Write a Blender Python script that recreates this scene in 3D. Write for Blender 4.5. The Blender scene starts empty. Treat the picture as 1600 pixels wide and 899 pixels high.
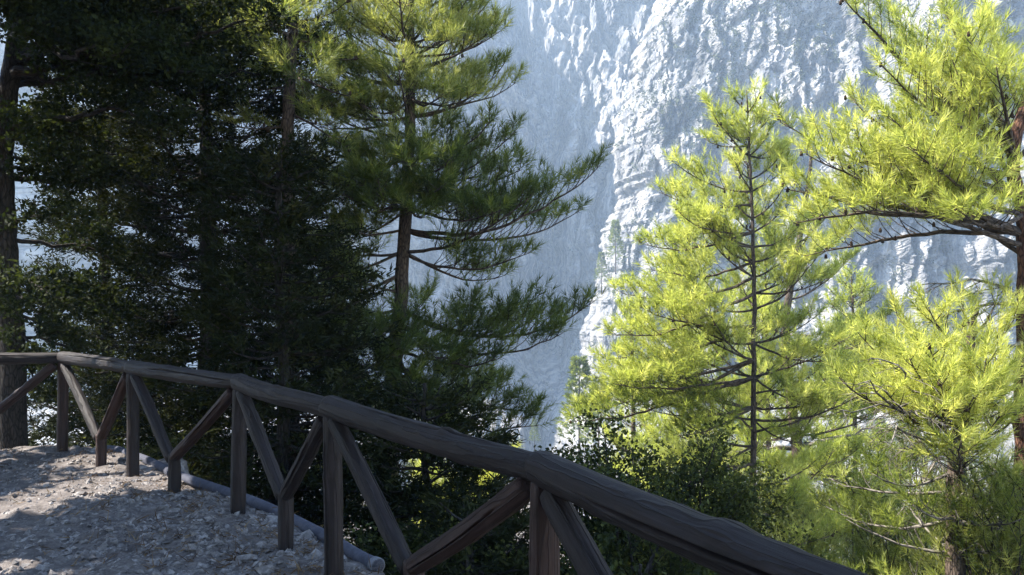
import bpy, math, random
import numpy as np
from mathutils import Vector, Matrix

R = math.radians
scene = bpy.context.scene
col = scene.collection

# ------------------------------------------------------------------ camera, sky, sun, exposure
FPX, CX, HORIZON, EYE = 1306.0, 800.0, 470.0, 1.6          # of the 1600 px wide photograph
cam_data = bpy.data.cameras.new("camera")
cam = bpy.data.objects.new("camera", cam_data)
col.objects.link(cam)
cam_data.sensor_width = 36.0
cam_data.lens = FPX / 1600.0 * 36.0
cam_data.clip_start = 0.05
cam_data.clip_end = 3000.0
PITCH = math.atan((HORIZON - 449.5) / FPX)
cam.location = (0, 0, EYE)
cam.rotation_euler = (math.pi / 2 + PITCH, 0, 0)
scene.camera = cam

SUN_EL, SUN_AZ = R(50), R(-86)          # azimuth from +Y, negative is to the side of the dark trees
SUN = np.array([math.sin(SUN_AZ) * math.cos(SUN_EL), math.cos(SUN_AZ) * math.cos(SUN_EL), math.sin(SUN_EL)])

world = bpy.data.worlds.new("World")
scene.world = world
world.use_nodes = True
wn = world.node_tree
sky = wn.nodes.new("ShaderNodeTexSky")
sky.sky_type = 'NISHITA'
sky.sun_disc = False
sky.sun_elevation = SUN_EL
sky.sun_rotation = SUN_AZ
sky.altitude = 700
sky.air_density = 1.0
sky.dust_density = 0.15
wn.links.new(sky.outputs[0], wn.nodes["Background"].inputs[0])
wn.nodes["Background"].inputs[1].default_value = 0.13

sl = bpy.data.lights.new("sun", 'SUN')
sl.energy = 5.0
sl.angle = R(0.53)
sl.color = (1.0, 0.95, 0.86)
sun = bpy.data.objects.new("sun", sl)
sun.rotation_euler = Vector(SUN).to_track_quat('Z', 'Y').to_euler()
sun.location = (-20, 5, 40)
col.objects.link(sun)

scene.view_settings.view_transform = 'Standard'
scene.view_settings.look = 'None'
scene.view_settings.gamma = 1.0
scene.view_settings.exposure = 2.45
scene.render.engine = 'CYCLES'
scene.cycles.max_bounces = 8
scene.cycles.transparent_max_bounces = 8
scene.cycles.use_denoising = True

# ------------------------------------------------------------------ helpers
rng = np.random.default_rng(7)


def W(px, py, d):
    """world point that lies d metres ahead at a spot read off the photograph (used to survey the place)"""
    return np.array([(px - CX) / FPX * d, d, EYE + (HORIZON - py) / FPX * d])


_perm = np.random.default_rng(3).permutation(512)
_perm = np.concatenate([_perm, _perm, _perm])
_grad = np.random.default_rng(4).normal(size=(512, 3))
_grad /= np.linalg.norm(_grad, axis=1)[:, None]


def perlin(x, y, z):
    x, y, z = np.broadcast_arrays(np.asarray(x, float), np.asarray(y, float), np.asarray(z, float))
    xi, yi, zi = np.floor(x).astype(int), np.floor(y).astype(int), np.floor(z).astype(int)
    xf, yf, zf = x - xi, y - yi, z - zi
    u, v, w = (t * t * t * (t * (t * 6 - 15) + 10) for t in (xf, yf, zf))

    def g(dx, dy, dz):
        h = _perm[(_perm[(_perm[(xi + dx) & 511] + yi + dy) & 511] + zi + dz) & 511]
        gr = _grad[h]
        return gr[..., 0] * (xf - dx) + gr[..., 1] * (yf - dy) + gr[..., 2] * (zf - dz)
    a = g(0, 0, 0) * (1 - u) + g(1, 0, 0) * u
    b = g(0, 1, 0) * (1 - u) + g(1, 1, 0) * u
    c = g(0, 0, 1) * (1 - u) + g(1, 0, 1) * u
    d = g(0, 1, 1) * (1 - u) + g(1, 1, 1) * u
    return 1.6 * ((a * (1 - v) + b * v) * (1 - w) + (c * (1 - v) + d * v) * w)


def fbm(x, y, z, octaves=4, gain=0.5):
    s, a, f = 0, 1.0, 1.0
    for i in range(octaves):
        s = s + a * perlin(x * f + 13.1 * i, y * f - 7.7 * i, z * f + 3.3 * i)
        a *= gain
        f *= 2.03
    return s


def ridged(x, y, z, octaves=4, gain=0.5):
    s, a, f = 0, 1.0, 1.0
    for i in range(octaves):
        s = s + a * (1 - 2 * np.abs(perlin(x * f + 5.1 * i, y * f + 9.7 * i, z * f - 2.3 * i)))
        a *= gain
        f *= 2.1
    return s


def sstep(a, b, x):
    t = np.clip((x - a) / (b - a), 0, 1)
    return t * t * (3 - 2 * t)


def mesh_obj(name, V, F, mat, parent=None, smooth=False, attrs=None, kind=None):
    """V (n,3), F (m,3) or (m,4) -> one linked mesh object"""
    V = np.asarray(V, np.float32)
    F = np.asarray(F, np.int32)
    k = F.shape[1]
    me = bpy.data.meshes.new(name)
    me.vertices.add(len(V))
    me.vertices.foreach_set("co", V.ravel())
    me.loops.add(F.size)
    me.loops.foreach_set("vertex_index", F.ravel())
    me.polygons.add(len(F))
    me.polygons.foreach_set("loop_start", np.arange(0, F.size, k, dtype=np.int32))
    me.polygons.foreach_set("use_smooth", np.full(len(F), smooth))
    for an, av in (attrs or {}).items():
        av = np.asarray(av, np.float32)
        if av.ndim == 1:
            a = me.attributes.new(an, 'FLOAT', 'POINT')
            a.data.foreach_set("value", av)
        else:
            a = me.attributes.new(an, 'FLOAT_VECTOR', 'POINT')
            a.data.foreach_set("vector", av.ravel())
    me.update(calc_edges=True)
    me.validate()
    me.materials.append(mat)
    o = bpy.data.objects.new(name, me)
    col.objects.link(o)
    if parent is not None:
        o.parent = parent
        o.matrix_parent_inverse = parent.matrix_basis.inverted()
    if kind:
        o["kind"] = kind
    return o


def empty(name, loc, label, cat, group=None):
    o = bpy.data.objects.new(name, None)
    o.location = [float(c) for c in loc]
    o.empty_display_size = 0.2
    col.objects.link(o)
    tag(o, label, cat, group)
    return o


def tag(o, label, cat, group=None):
    o["label"] = label
    o["category"] = cat
    if group:
        o["group"] = group


def norm(v):
    v = np.asarray(v, float)
    if v.ndim == 1:
        return v / (math.sqrt(float(v @ v)) + 1e-12)
    return v / (np.linalg.norm(v, axis=-1, keepdims=True) + 1e-12)


class MB:
    """collects triangles/quads of tubes and solids as triangles"""
    def __init__(s):
        s.V, s.F, s.A, s.n = [], [], [], 0

    def add(s, V, F, A=None):
        V = np.asarray(V, float)
        s.V.append(V)
        s.F.append(np.asarray(F, int) + s.n)
        s.A.append(np.zeros((len(V), 3)) if A is None else A)
        s.n += len(V)

    def tube(s, P, rad, sides=6, cap=True, wob=0.0):
        P = np.asarray(P, float)
        rad = np.broadcast_to(np.asarray(rad, float), (len(P),))
        n = len(P)
        T = norm(np.gradient(P, axis=0))
        ref = np.array([0, 0, 1.0]) if abs(T[0, 2]) < 0.9 else np.array([1.0, 0, 0])
        N = norm(np.cross(T[0], ref))
        Ns = [N]
        for i in range(1, n):
            N = Ns[-1] - T[i] * np.dot(Ns[-1], T[i])
            Ns.append(norm(N))
        N = np.array(Ns)
        B = np.cross(T, N)
        a = np.linspace(0, 2 * math.pi, sides, endpoint=False)
        rr = rad[:, None] * (1 + wob * rng.normal(size=(n, sides)))
        V = P[:, None] + (N[:, None] * np.cos(a)[None, :, None] + B[:, None] * np.sin(a)[None, :, None]) * rr[..., None]
        seg = np.linalg.norm(np.diff(P, axis=0), axis=1)
        L = np.concatenate([[0], np.cumsum(seg)])
        A = np.stack([np.repeat(L, sides), np.tile(np.cos(a), n) * np.repeat(rad, sides), np.tile(np.sin(a), n) * np.repeat(rad, sides)], 1)
        i = np.arange(n - 1)[:, None] * sides
        j = np.arange(sides)[None]
        j2 = (j + 1) % sides
        q = np.stack([i + j, i + j2, i + sides + j2, i + sides + j], -1).reshape(-1, 4)
        F = np.concatenate([q[:, [0, 1, 2]], q[:, [0, 2, 3]]])
        V = V.reshape(-1, 3)
        if cap:
            c0, c1 = len(V), len(V) + 1
            V = np.concatenate([V, P[[0, -1]]])
            A = np.concatenate([A, [[0, 0, 0], [L[-1], 0, 0]]])
            jj = np.arange(sides)
            F = np.concatenate([F, np.stack([np.full(sides, c0), (jj + 1) % sides, jj], 1),
                                np.stack([np.full(sides, c1), (n - 1) * sides + jj, (n - 1) * sides + (jj + 1) % sides], 1)])
        s.add(V, F, A)

    def obj(s, name, mat, parent=None, smooth=True, kind=None):
        return mesh_obj(name, np.concatenate(s.V), np.concatenate(s.F), mat, parent, smooth, {"grain": np.concatenate(s.A)}, kind)


def spline(P, n):
    """Catmull-Rom through P"""
    P = np.asarray(P, float)
    Q = np.concatenate([[2 * P[0] - P[1]], P, [2 * P[-1] - P[-2]]])
    m = len(P) - 1
    out = []
    for t in np.linspace(0, m - 1e-9, n):
        i = int(t)
        u = t - i
        a, b, c, d = Q[i], Q[i + 1], Q[i + 2], Q[i + 3]
        out.append(0.5 * (2 * b + (c - a) * u + (2 * a - 5 * b + 4 * c - d) * u * u + (3 * b - a - 3 * c + d) * u ** 3))
    return np.array(out)


# ------------------------------------------------------------------ materials
def new_mat(name):
    m = bpy.data.materials.new(name)
    m.use_nodes = True
    nt = m.node_tree
    nt.nodes.clear()
    out = nt.nodes.new("ShaderNodeOutputMaterial")
    return m, nt, out


def nd(nt, typ, **kw):
    n = nt.nodes.new(typ)
    for k, v in kw.items():
        if k.startswith("i_"):
            key = k[2:]
            key = int(key) if key.isdigit() else key.replace("_", " ")
            n.inputs[key].default_value = v
        else:
            setattr(n, k, v)
    return n


def ramp(nt, fac, stops):
    r = nt.nodes.new("ShaderNodeValToRGB")
    els = r.color_ramp.elements
    while len(els) < len(stops):
        els.new(0.5)
    for e, (p, c) in zip(els, stops):
        e.position = p
        e.color = (*c, 1)
    nt.links.new(fac, r.inputs[0])
    return r.outputs[0]


def noise(nt, vec, scale, detail=5, rough=0.6, dist=0.0):
    n = nd(nt, "ShaderNodeTexNoise", i_Scale=scale, i_Detail=detail, i_Roughness=rough, i_Distortion=dist)
    if vec is not None:
        nt.links.new(vec, n.inputs["Vector"])
    return n.outputs["Fac"]


def mapping(nt, vec, scale):
    m = nd(nt, "ShaderNodeMapping")
    m.inputs["Scale"].default_value = scale
    nt.links.new(vec, m.inputs["Vector"])
    return m.outputs[0]


def mix(nt, fac, a, b, blend='MIX'):
    m = nt.nodes.new("ShaderNodeMix")
    m.data_type = 'RGBA'
    m.blend_type = blend
    for sock, v in ((m.inputs[0], fac), (m.inputs[6], a), (m.inputs[7], b)):
        if isinstance(v, (int, float)):
            sock.default_value = v
        elif isinstance(v, tuple):
            sock.default_value = (*v, 1)
        else:
            nt.links.new(v, sock)
    return m.outputs[2]


def finish(nt, out, colour, rough=0.85, bump=None, bstr=0.5, bdist=0.02, spec=0.3):
    p = nd(nt, "ShaderNodeBsdfPrincipled")
    p.inputs["Roughness"].default_value = rough
    p.inputs["Specular IOR Level"].default_value = spec
    if isinstance(colour, tuple):
        p.inputs["Base Color"].default_value = (*colour, 1)
    else:
        nt.links.new(colour, p.inputs["Base Color"])
    if bump is not None:
        b = nd(nt, "ShaderNodeBump", i_Strength=bstr, i_Distance=bdist)
        nt.links.new(bump, b.inputs["Height"])
        nt.links.new(b.outputs[0], p.inputs["Normal"])
    nt.links.new(p.outputs[0], out.inputs[0])
    return p


def wood_mat(name, dark, mid, pale):
    m, nt, out = new_mat(name)
    at = nd(nt, "ShaderNodeAttribute", attribute_name="grain").outputs["Vector"]
    inf = nd(nt, "ShaderNodeObjectInfo").outputs["Random"]
    add = nd(nt, "ShaderNodeVectorMath", operation='ADD')
    nt.links.new(at, add.inputs[0])
    nt.links.new(inf, add.inputs[1])
    v = add.outputs[0]
    fine = noise(nt, mapping(nt, v, (3.5, 150, 150)), 1.0, 6, 0.7)
    streak = noise(nt, mapping(nt, v, (1.6, 34, 34)), 1.0, 7, 0.72, 0.5)
    blot = noise(nt, mapping(nt, v, (5, 16, 16)), 1.0, 5, 0.65, 0.8)
    vo = nd(nt, "ShaderNodeTexVoronoi", feature='DISTANCE_TO_EDGE', i_Scale=1.0)
    wv = nd(nt, "ShaderNodeVectorMath", operation='MULTIPLY_ADD')       # hairline checks that wander along the grain
    nt.links.new(noise(nt, mapping(nt, v, (4, 10, 10)), 1.0, 3, 0.5), wv.inputs[0])
    wv.inputs[1].default_value = (0.0, 0.9, 0.9)
    nt.links.new(mapping(nt, v, (0.8, 24, 24)), wv.inputs[2])
    nt.links.new(wv.outputs[0], vo.inputs["Vector"])
    chk = ramp(nt, vo.outputs["Distance"], [(0.0, (0.12,) * 3), (0.035, (0.55,) * 3), (0.08, (1.0,) * 3)])
    c = ramp(nt, streak, [(0.25, dark), (0.5, mid), (0.75, pale)])
    c = mix(nt, 0.65, c, ramp(nt, fine, [(0.3, (0.35, 0.33, 0.34)), (0.66, (1.45, 1.4, 1.4))]), 'MULTIPLY')
    c = mix(nt, ramp(nt, blot, [(0.5, (0, 0, 0)), (0.72, (0.75,) * 3)]), c, dark)
    c = mix(nt, ramp(nt, blot, [(0.26, (0.6,) * 3), (0.40, (0, 0, 0))]), c, pale)
    c = mix(nt, 0.3, c, chk, 'MULTIPLY')
    h = mix(nt, 0.5, mix(nt, 0.5, fine, streak), chk)
    finish(nt, out, c, 0.66, h, 0.7, 0.014, 0.22)
    return m


def bark_mat(name, a, b, scale=1.0):
    m, nt, out = new_mat(name)
    at = nd(nt, "ShaderNodeAttribute", attribute_name="grain").outputs["Vector"]
    v = mapping(nt, at, (7 * scale, 28 * scale, 28 * scale))
    n1 = noise(nt, v, 1.0, 6, 0.7, 0.4)
    vo = nd(nt, "ShaderNodeTexVoronoi", feature='DISTANCE_TO_EDGE', i_Scale=1.3)
    nt.links.new(v, vo.inputs["Vector"])
    ck = ramp(nt, vo.outputs["Distance"], [(0.0, (0.3,) * 3), (0.18, (1.0,) * 3)])
    c = mix(nt, 1.0, ramp(nt, n1, [(0.3, a), (0.7, b)]), ck, 'MULTIPLY')
    finish(nt, out, c, 0.9, mix(nt, 0.5, n1, ck), 0.8, 0.02, 0.15)
    return m


def leaf_mat(name, c0, c1, c2, trans=0.4, tcol=1.5, rough=0.45, spec=0.25, blue=0.55):
    m, nt, out = new_mat(name)
    t = nd(nt, "ShaderNodeAttribute", attribute_name="tone").outputs["Fac"]
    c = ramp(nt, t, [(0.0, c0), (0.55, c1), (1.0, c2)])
    p = nd(nt, "ShaderNodeBsdfPrincipled")
    p.inputs["Roughness"].default_value = rough
    p.inputs["Specular IOR Level"].default_value = spec
    nt.links.new(c, p.inputs["Base Color"])
    tr = nd(nt, "ShaderNodeBsdfTranslucent")
    nt.links.new(mix(nt, 1.0, c, (tcol, tcol * 0.98, tcol * blue), 'MULTIPLY'), tr.inputs["Color"])
    ms = nd(nt, "ShaderNodeMixShader")
    ms.inputs[0].default_value = trans
    nt.links.new(p.outputs[0], ms.inputs[1])
    nt.links.new(tr.outputs[0], ms.inputs[2])
    nt.links.new(ms.outputs[0], out.inputs[0])
    return m


def rock_mat(name, cols, sc, bstr=0.6, bdist=0.05, streak=False):
    m, nt, out = new_mat(name)
    pos = nd(nt, "ShaderNodeNewGeometry").outputs["Position"]
    n1 = noise(nt, pos, sc, 7, 0.65, 0.3)
    n2 = noise(nt, pos, sc * 6.3, 5, 0.65)
    c = ramp(nt, n1, [(0.28, cols[0]), (0.5, cols[1]), (0.72, cols[2])])
    c = mix(nt, 0.5, c, ramp(nt, n2, [(0.3, (0.55,) * 3), (0.65, (1.2,) * 3)]), 'MULTIPLY')
    if streak:
        n3 = noise(nt, mapping(nt, pos, (0.35, 0.35, 0.03)), 1.0, 5, 0.65, 0.4)
        c = mix(nt, 0.9, c, ramp(nt, n3, [(0.32, (0.22, 0.23, 0.26)), (0.47, (0.85, 0.85, 0.86)), (0.66, (1.4, 1.33, 1.22))]), 'MULTIPLY')
        n4 = noise(nt, mapping(nt, pos, (0.10, 0.10, 0.05)), 1.0, 6, 0.7, 0.8)
        c = mix(nt, 0.85, c, ramp(nt, n4, [(0.36, (0.36, 0.37, 0.37)), (0.5, (1.0, 1.0, 1.0)), (0.64, (1.35, 1.31, 1.24))]), 'MULTIPLY')
    s = nd(nt, "ShaderNodeMath", operation='ADD')
    nt.links.new(n1, s.inputs[0])
    nt.links.new(n2, s.inputs[1])
    finish(nt, out, c, 0.92, s.outputs[0], bstr, bdist, 0.15)
    return m


M = {}
M['log'] = wood_mat("weathered_log", (0.0085, 0.0060, 0.0055), (0.0170, 0.0122, 0.0115), (0.034, 0.0270, 0.0275))
M['log_red'] = wood_mat("reddish_log", (0.016, 0.0085, 0.0066), (0.034, 0.0185, 0.0145), (0.058, 0.037, 0.031))
M['pine_bark'] = bark_mat("pine_bark", (0.040, 0.031, 0.026), (0.15, 0.112, 0.088))
M['red_bark'] = bark_mat("red_bark", (0.070, 0.032, 0.022), (0.20, 0.105, 0.070))
M['dark_bark'] = bark_mat("dark_bark", (0.018, 0.015, 0.013), (0.060, 0.050, 0.043))
M['dead_wood'] = bark_mat("dead_wood", (0.10, 0.085, 0.072), (0.27, 0.24, 0.205))
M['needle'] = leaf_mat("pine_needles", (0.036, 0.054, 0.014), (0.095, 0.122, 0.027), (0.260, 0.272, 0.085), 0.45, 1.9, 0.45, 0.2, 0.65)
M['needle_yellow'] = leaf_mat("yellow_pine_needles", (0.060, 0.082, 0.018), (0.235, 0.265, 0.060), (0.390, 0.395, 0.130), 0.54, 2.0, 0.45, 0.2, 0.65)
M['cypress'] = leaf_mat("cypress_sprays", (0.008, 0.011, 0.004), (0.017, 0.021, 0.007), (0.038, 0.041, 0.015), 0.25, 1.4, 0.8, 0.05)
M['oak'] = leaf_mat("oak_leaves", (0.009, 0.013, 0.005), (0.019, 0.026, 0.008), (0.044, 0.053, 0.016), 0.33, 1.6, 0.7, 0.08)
M['bush'] = leaf_mat("bush_leaves", (0.014, 0.020, 0.007), (0.034, 0.044, 0.012), (0.105, 0.118, 0.032), 0.36, 1.7, 0.6, 0.12)
M['cliff_shrub'] = leaf_mat("cliff_shrubs", (0.040, 0.046, 0.026), (0.075, 0.085, 0.045), (0.125, 0.135, 0.075), 0.2, 1.2, 0.7)
M['cone'] = rock_mat("pine_cone", [(0.03, 0.02, 0.014), (0.06, 0.04, 0.028), (0.10, 0.07, 0.05)], 30)
M['cliff'] = rock_mat("limestone", [(0.125, 0.125, 0.13), (0.28, 0.273, 0.27), (0.40, 0.385, 0.37)], 0.16, 1.0, 1.2, True)
M['gravel'] = rock_mat("pale_gravel", [(0.052, 0.044, 0.041), (0.115, 0.099, 0.092), (0.21, 0.185, 0.17)], 9.0, 0.8, 0.02)
M['stone'] = rock_mat("loose_stone", [(0.060, 0.053, 0.050), (0.165, 0.148, 0.140), (0.36, 0.332, 0.312)], 14.0, 0.6, 0.01)
M['soil'] = rock_mat("forest_floor", [(0.045, 0.035, 0.025), (0.10, 0.08, 0.06), (0.20, 0.175, 0.14)], 2.5, 0.7, 0.05)
M['pipe'] = rock_mat("pipe_plastic", [(0.040, 0.041, 0.054), (0.060, 0.062, 0.080), (0.088, 0.090, 0.110)], 5.0, 0.25, 0.004)
M['pipe_end'] = rock_mat("pipe_collar", [(0.10, 0.10, 0.115), (0.14, 0.14, 0.155), (0.18, 0.18, 0.195)], 9.0, 0.25, 0.004)

# ------------------------------------------------------------------ ground plan
POSTS = np.array([(-7.7, 6.9), (-6.1, 8.05), (-4.56, 8.5), (-3.31, 7.3), (-1.95, 6.0), (-0.99, 4.6), (0.11, 2.9), (0.95, 1.05), (1.35, -0.9)])
FLINE = spline(np.concatenate([[(-30, -6.0), (-14, 2.2)], POSTS, [(2.2, -8.0), (2.0, -40.0)]]), 240)


def fence_dist(x, y):
    """signed distance to the fence line: positive on the valley side"""
    x = np.asarray(x, float)
    y = np.asarray(y, float)
    sh = x.shape
    X, Y = x.ravel(), y.ravel()
    best = np.full(X.shape, 1e9)
    sgn = np.ones(X.shape)
    A, B = FLINE[:-1], FLINE[1:]
    for a, b in zip(A, B):
        d = b - a
        t = np.clip(((X - a[0]) * d[0] + (Y - a[1]) * d[1]) / (d @ d + 1e-9), 0, 1)
        dx, dy = X - a[0] - t * d[0], Y - a[1] - t * d[1]
        q = dx * dx + dy * dy
        m = q < best
        best[m] = q[m]
        sgn[m] = np.sign(d[0] * dy[m] - d[1] * dx[m])
    return (np.sqrt(best) * sgn).reshape(sh)


def ground_z(x, y, fd=None):
    fd = fence_dist(x, y) if fd is None else fd
    z = 0.06 * np.exp(-((fd - 0.05) / 0.7) ** 2) + 0.015
    z = z + 0.035 * fbm(np.asarray(x) * 0.8, np.asarray(y) * 0.8, 0.3, 4)
    out = np.clip(fd - 0.22, 0, None)
    drop = -0.9 * out * sstep(0, 0.35, out)
    drop = np.maximum(drop, -34 - 0.03 * out)
    z = z + drop + sstep(1, 8, out) * 0.7 * fbm(np.asarray(x) * 0.12, np.asarray(y) * 0.12, 4.0, 4)
    rise = np.clip(-fd - 5.5, 0, 60)
    return z + rise * 0.55


def grid(xs, ys):
    X, Y = np.meshgrid(xs, ys)
    n, m = len(xs), len(ys)
    i = np.arange(m - 1)[:, None] * n + np.arange(n - 1)[None]
    q = np.stack([i, i + 1, i + n + 1, i + n], -1).reshape(-1, 4)
    return X, Y, q


def graded(lo, a, b, hi, fine, coarse):
    xs = list(np.arange(a, b, fine))
    s, x = fine, xs[-1]
    while x < hi:
        s = min(s * 1.18, coarse)
        x += s
        xs.append(x)
    s, x, pre = fine, a, []
    while x > lo:
        s = min(s * 1.18, coarse)
        x -= s
        pre.append(x)
    return np.array(pre[::-1] + xs)


# the path: one fine sheet on the camera's side of the fence
X, Y, Q = grid(np.arange(-9.5, 2.6, 0.085), np.arange(-3.0, 10.0, 0.085))
fd = fence_dist(X, Y)
Z = ground_z(X, Y, fd) + 0.030 * fbm(X * 4, Y * 4, 1.0, 4) + 0.012 * ridged(X * 11, Y * 11, 2.0, 3) - 1.2 * np.clip(fd - 0.34, 0, 1)
keep = (fd.ravel()[Q] < 0.72).all(1) & (fd.ravel()[Q] > -7.5).all(1)
path = mesh_obj("path", np.stack([X, Y, Z], -1).reshape(-1, 3), Q[keep], M['gravel'], None, True, None, "structure")

# the slope of the gorge: one big sheet that runs from behind the camera to the foot of the cliffs
xs = graded(-430, -11, 9, 430, 0.45, 14)
ys = graded(-120, -2, 22, 620, 0.45, 14)
X, Y, Q = grid(xs, ys)
fd = fence_dist(X, Y)
Z = ground_z(X, Y, fd)
inside = sstep(0.50, 0.24, fd) * sstep(-7.3, -6.5, fd)
Z = Z - 0.25 * inside * ((X > -9.7) & (X < 2.8) & (Y > -3.2))
slope = mesh_obj("hillside", np.stack([X, Y, Z], -1).reshape(-1, 3), Q, M['soil'], None, True, None, "structure")

# ------------------------------------------------------------------ cliffs (relief surface y = D(x, z))
def crack_field(x, z, fx, fz, seed, p=2.0):
    """narrow dark clefts between rounded pillars: 0 on the pillars, 1 in the clefts"""
    n = np.abs(perlin(x * fx + 1.3 * perlin(x * fx * 0.7, z * fz * 1.7, seed + 5), z * fz, seed)) * 2.2
    return np.clip(1 - n, 0, 1) ** p


def rear_depth(x, z):
    """the shaded rear wall: a spur, a chute, and a face that turns to the sun"""
    wx = x + 3.0 * fbm(x * 0.05, z * 0.05, 9.0, 3) + 1.5 * fbm(x * 0.25, z * 0.12, 2.0, 3)
    wz = z + 5.0 * fbm(x * 0.05, z * 0.05, 19.0, 3)
    rear = np.interp(wx, [-430, -160, -70, -30, -6, 4, 9, 13, 20, 48, 80, 430],
                     [150, 205, 228, 236, 240, 262, 277, 277, 266, 232, 226, 200])
    rear = rear + 0.10 * wz + 0.0003 * np.clip(wz, 0, 300) ** 2
    rear = rear + 1.6 * np.clip(wz - np.interp(wx, [-200, -60, -40, -10, 6, 12], [186, 152, 108, 74, 66, 300]), 0, 40) * sstep(14, 4, wx)
    groove = np.exp(-((wx - 15.5 - 0.02 * wz) / 1.6) ** 2) * sstep(36, 26, wz) * sstep(-6, 4, wz)
    rear = rear + 9 * groove - 5 * np.exp(-((wx - 21 - 0.1 * wz) / 4) ** 2) * sstep(48, 30, wz)
    rear = rear + 11 * crack_field(wx, wz, 0.07, 0.012, 1.0, 1.6) + 6 * crack_field(wx, wz, 0.17, 0.025, 2.0) + 3.5 * crack_field(wx + 0.3 * z, wz, 0.42, 0.07, 3.0)
    rear = rear + 2.2 * fbm(x * 0.16, z * 0.07, 5.0, 4, 0.6) + 1.0 * fbm(x * 0.8, z * 0.3, 8.0, 3, 0.6)
    return rear - 34 * sstep(-14, -34, z) - np.clip(-14 - z, 0, 100) * 1.1


def edge_x(z):
    e = np.interp(z, [-60, -24, -14, 4, 16, 22, 47, 62, 300], [4, 12, 16, 19, 22.5, 25, 26, 31, 110])
    return e + 1.8 * fbm(z * 0.09, 3.0, 1.0, 4, 0.6) + 0.7 * perlin(z * 0.9, 1.0, 4.0)


def near_depth(v, z):
    """the nearer sunlit wall, v metres from its ragged edge"""
    x = edge_x(z) + v
    n = np.interp(x, [-430, 5, 24, 50, 76, 120, 430], [215, 182, 175, 166, 154, 134, 70])
    n = n + 0.22 * z + 22 * np.exp(-v / 3.0) + 5 * fbm(x * 0.03, z * 0.02, 3.3, 2)
    wv = x + 3.0 * fbm(x * 0.10, z * 0.06, 22.0, 3) - 0.22 * z
    wz = z + 2.5 * fbm(x * 0.15, z * 0.15, 27.0, 3)
    n = n + 8 * crack_field(wv, wz, 0.055, 0.009, 11.0, 1.5) + 4.0 * crack_field(wv, wz, 0.13, 0.020, 12.0, 1.6) + 1.8 * crack_field(wv, wz, 0.30, 0.05, 13.0, 1.6) + 1.2 * crack_field(x, wz, 0.75, 0.14, 14.0, 1.6)
    n = n + 1.2 * fbm(wv * 0.16, wz * 0.05, 5.0, 4, 0.6) + 0.8 * fbm(x * 0.7, wz * 0.30, 6.0, 3, 0.7) + 0.6 * perlin(x * 1.6, wz * 0.9, 4.0)
    return n - 12 * sstep(-14, -34, z) - np.clip(-14 - z, 0, 100) * 1.1


xs = graded(-430, -26, 46, 430, 0.45, 9)
zs = graded(-44, -34, 98, 205, 0.47, 8)
X, Zg, Q = grid(xs, zs)
cliff = mesh_obj("cliff", np.stack([X, rear_depth(X, Zg), Zg], -1).reshape(-1, 3), Q, M['cliff'], None, False, None, "structure")
vs = graded(-0.1, 0, 74, 400, 0.38, 9)
vs = np.concatenate([np.arange(0, 6, 0.2), vs[vs >= 6]])
X, Zg, Q = grid(vs, zs)
cliff2 = mesh_obj("cliff_buttress", np.stack([edge_x(Zg) + X, near_depth(X, Zg), Zg], -1).reshape(-1, 3), Q, M['cliff'], None, False, None, "structure")


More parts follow.
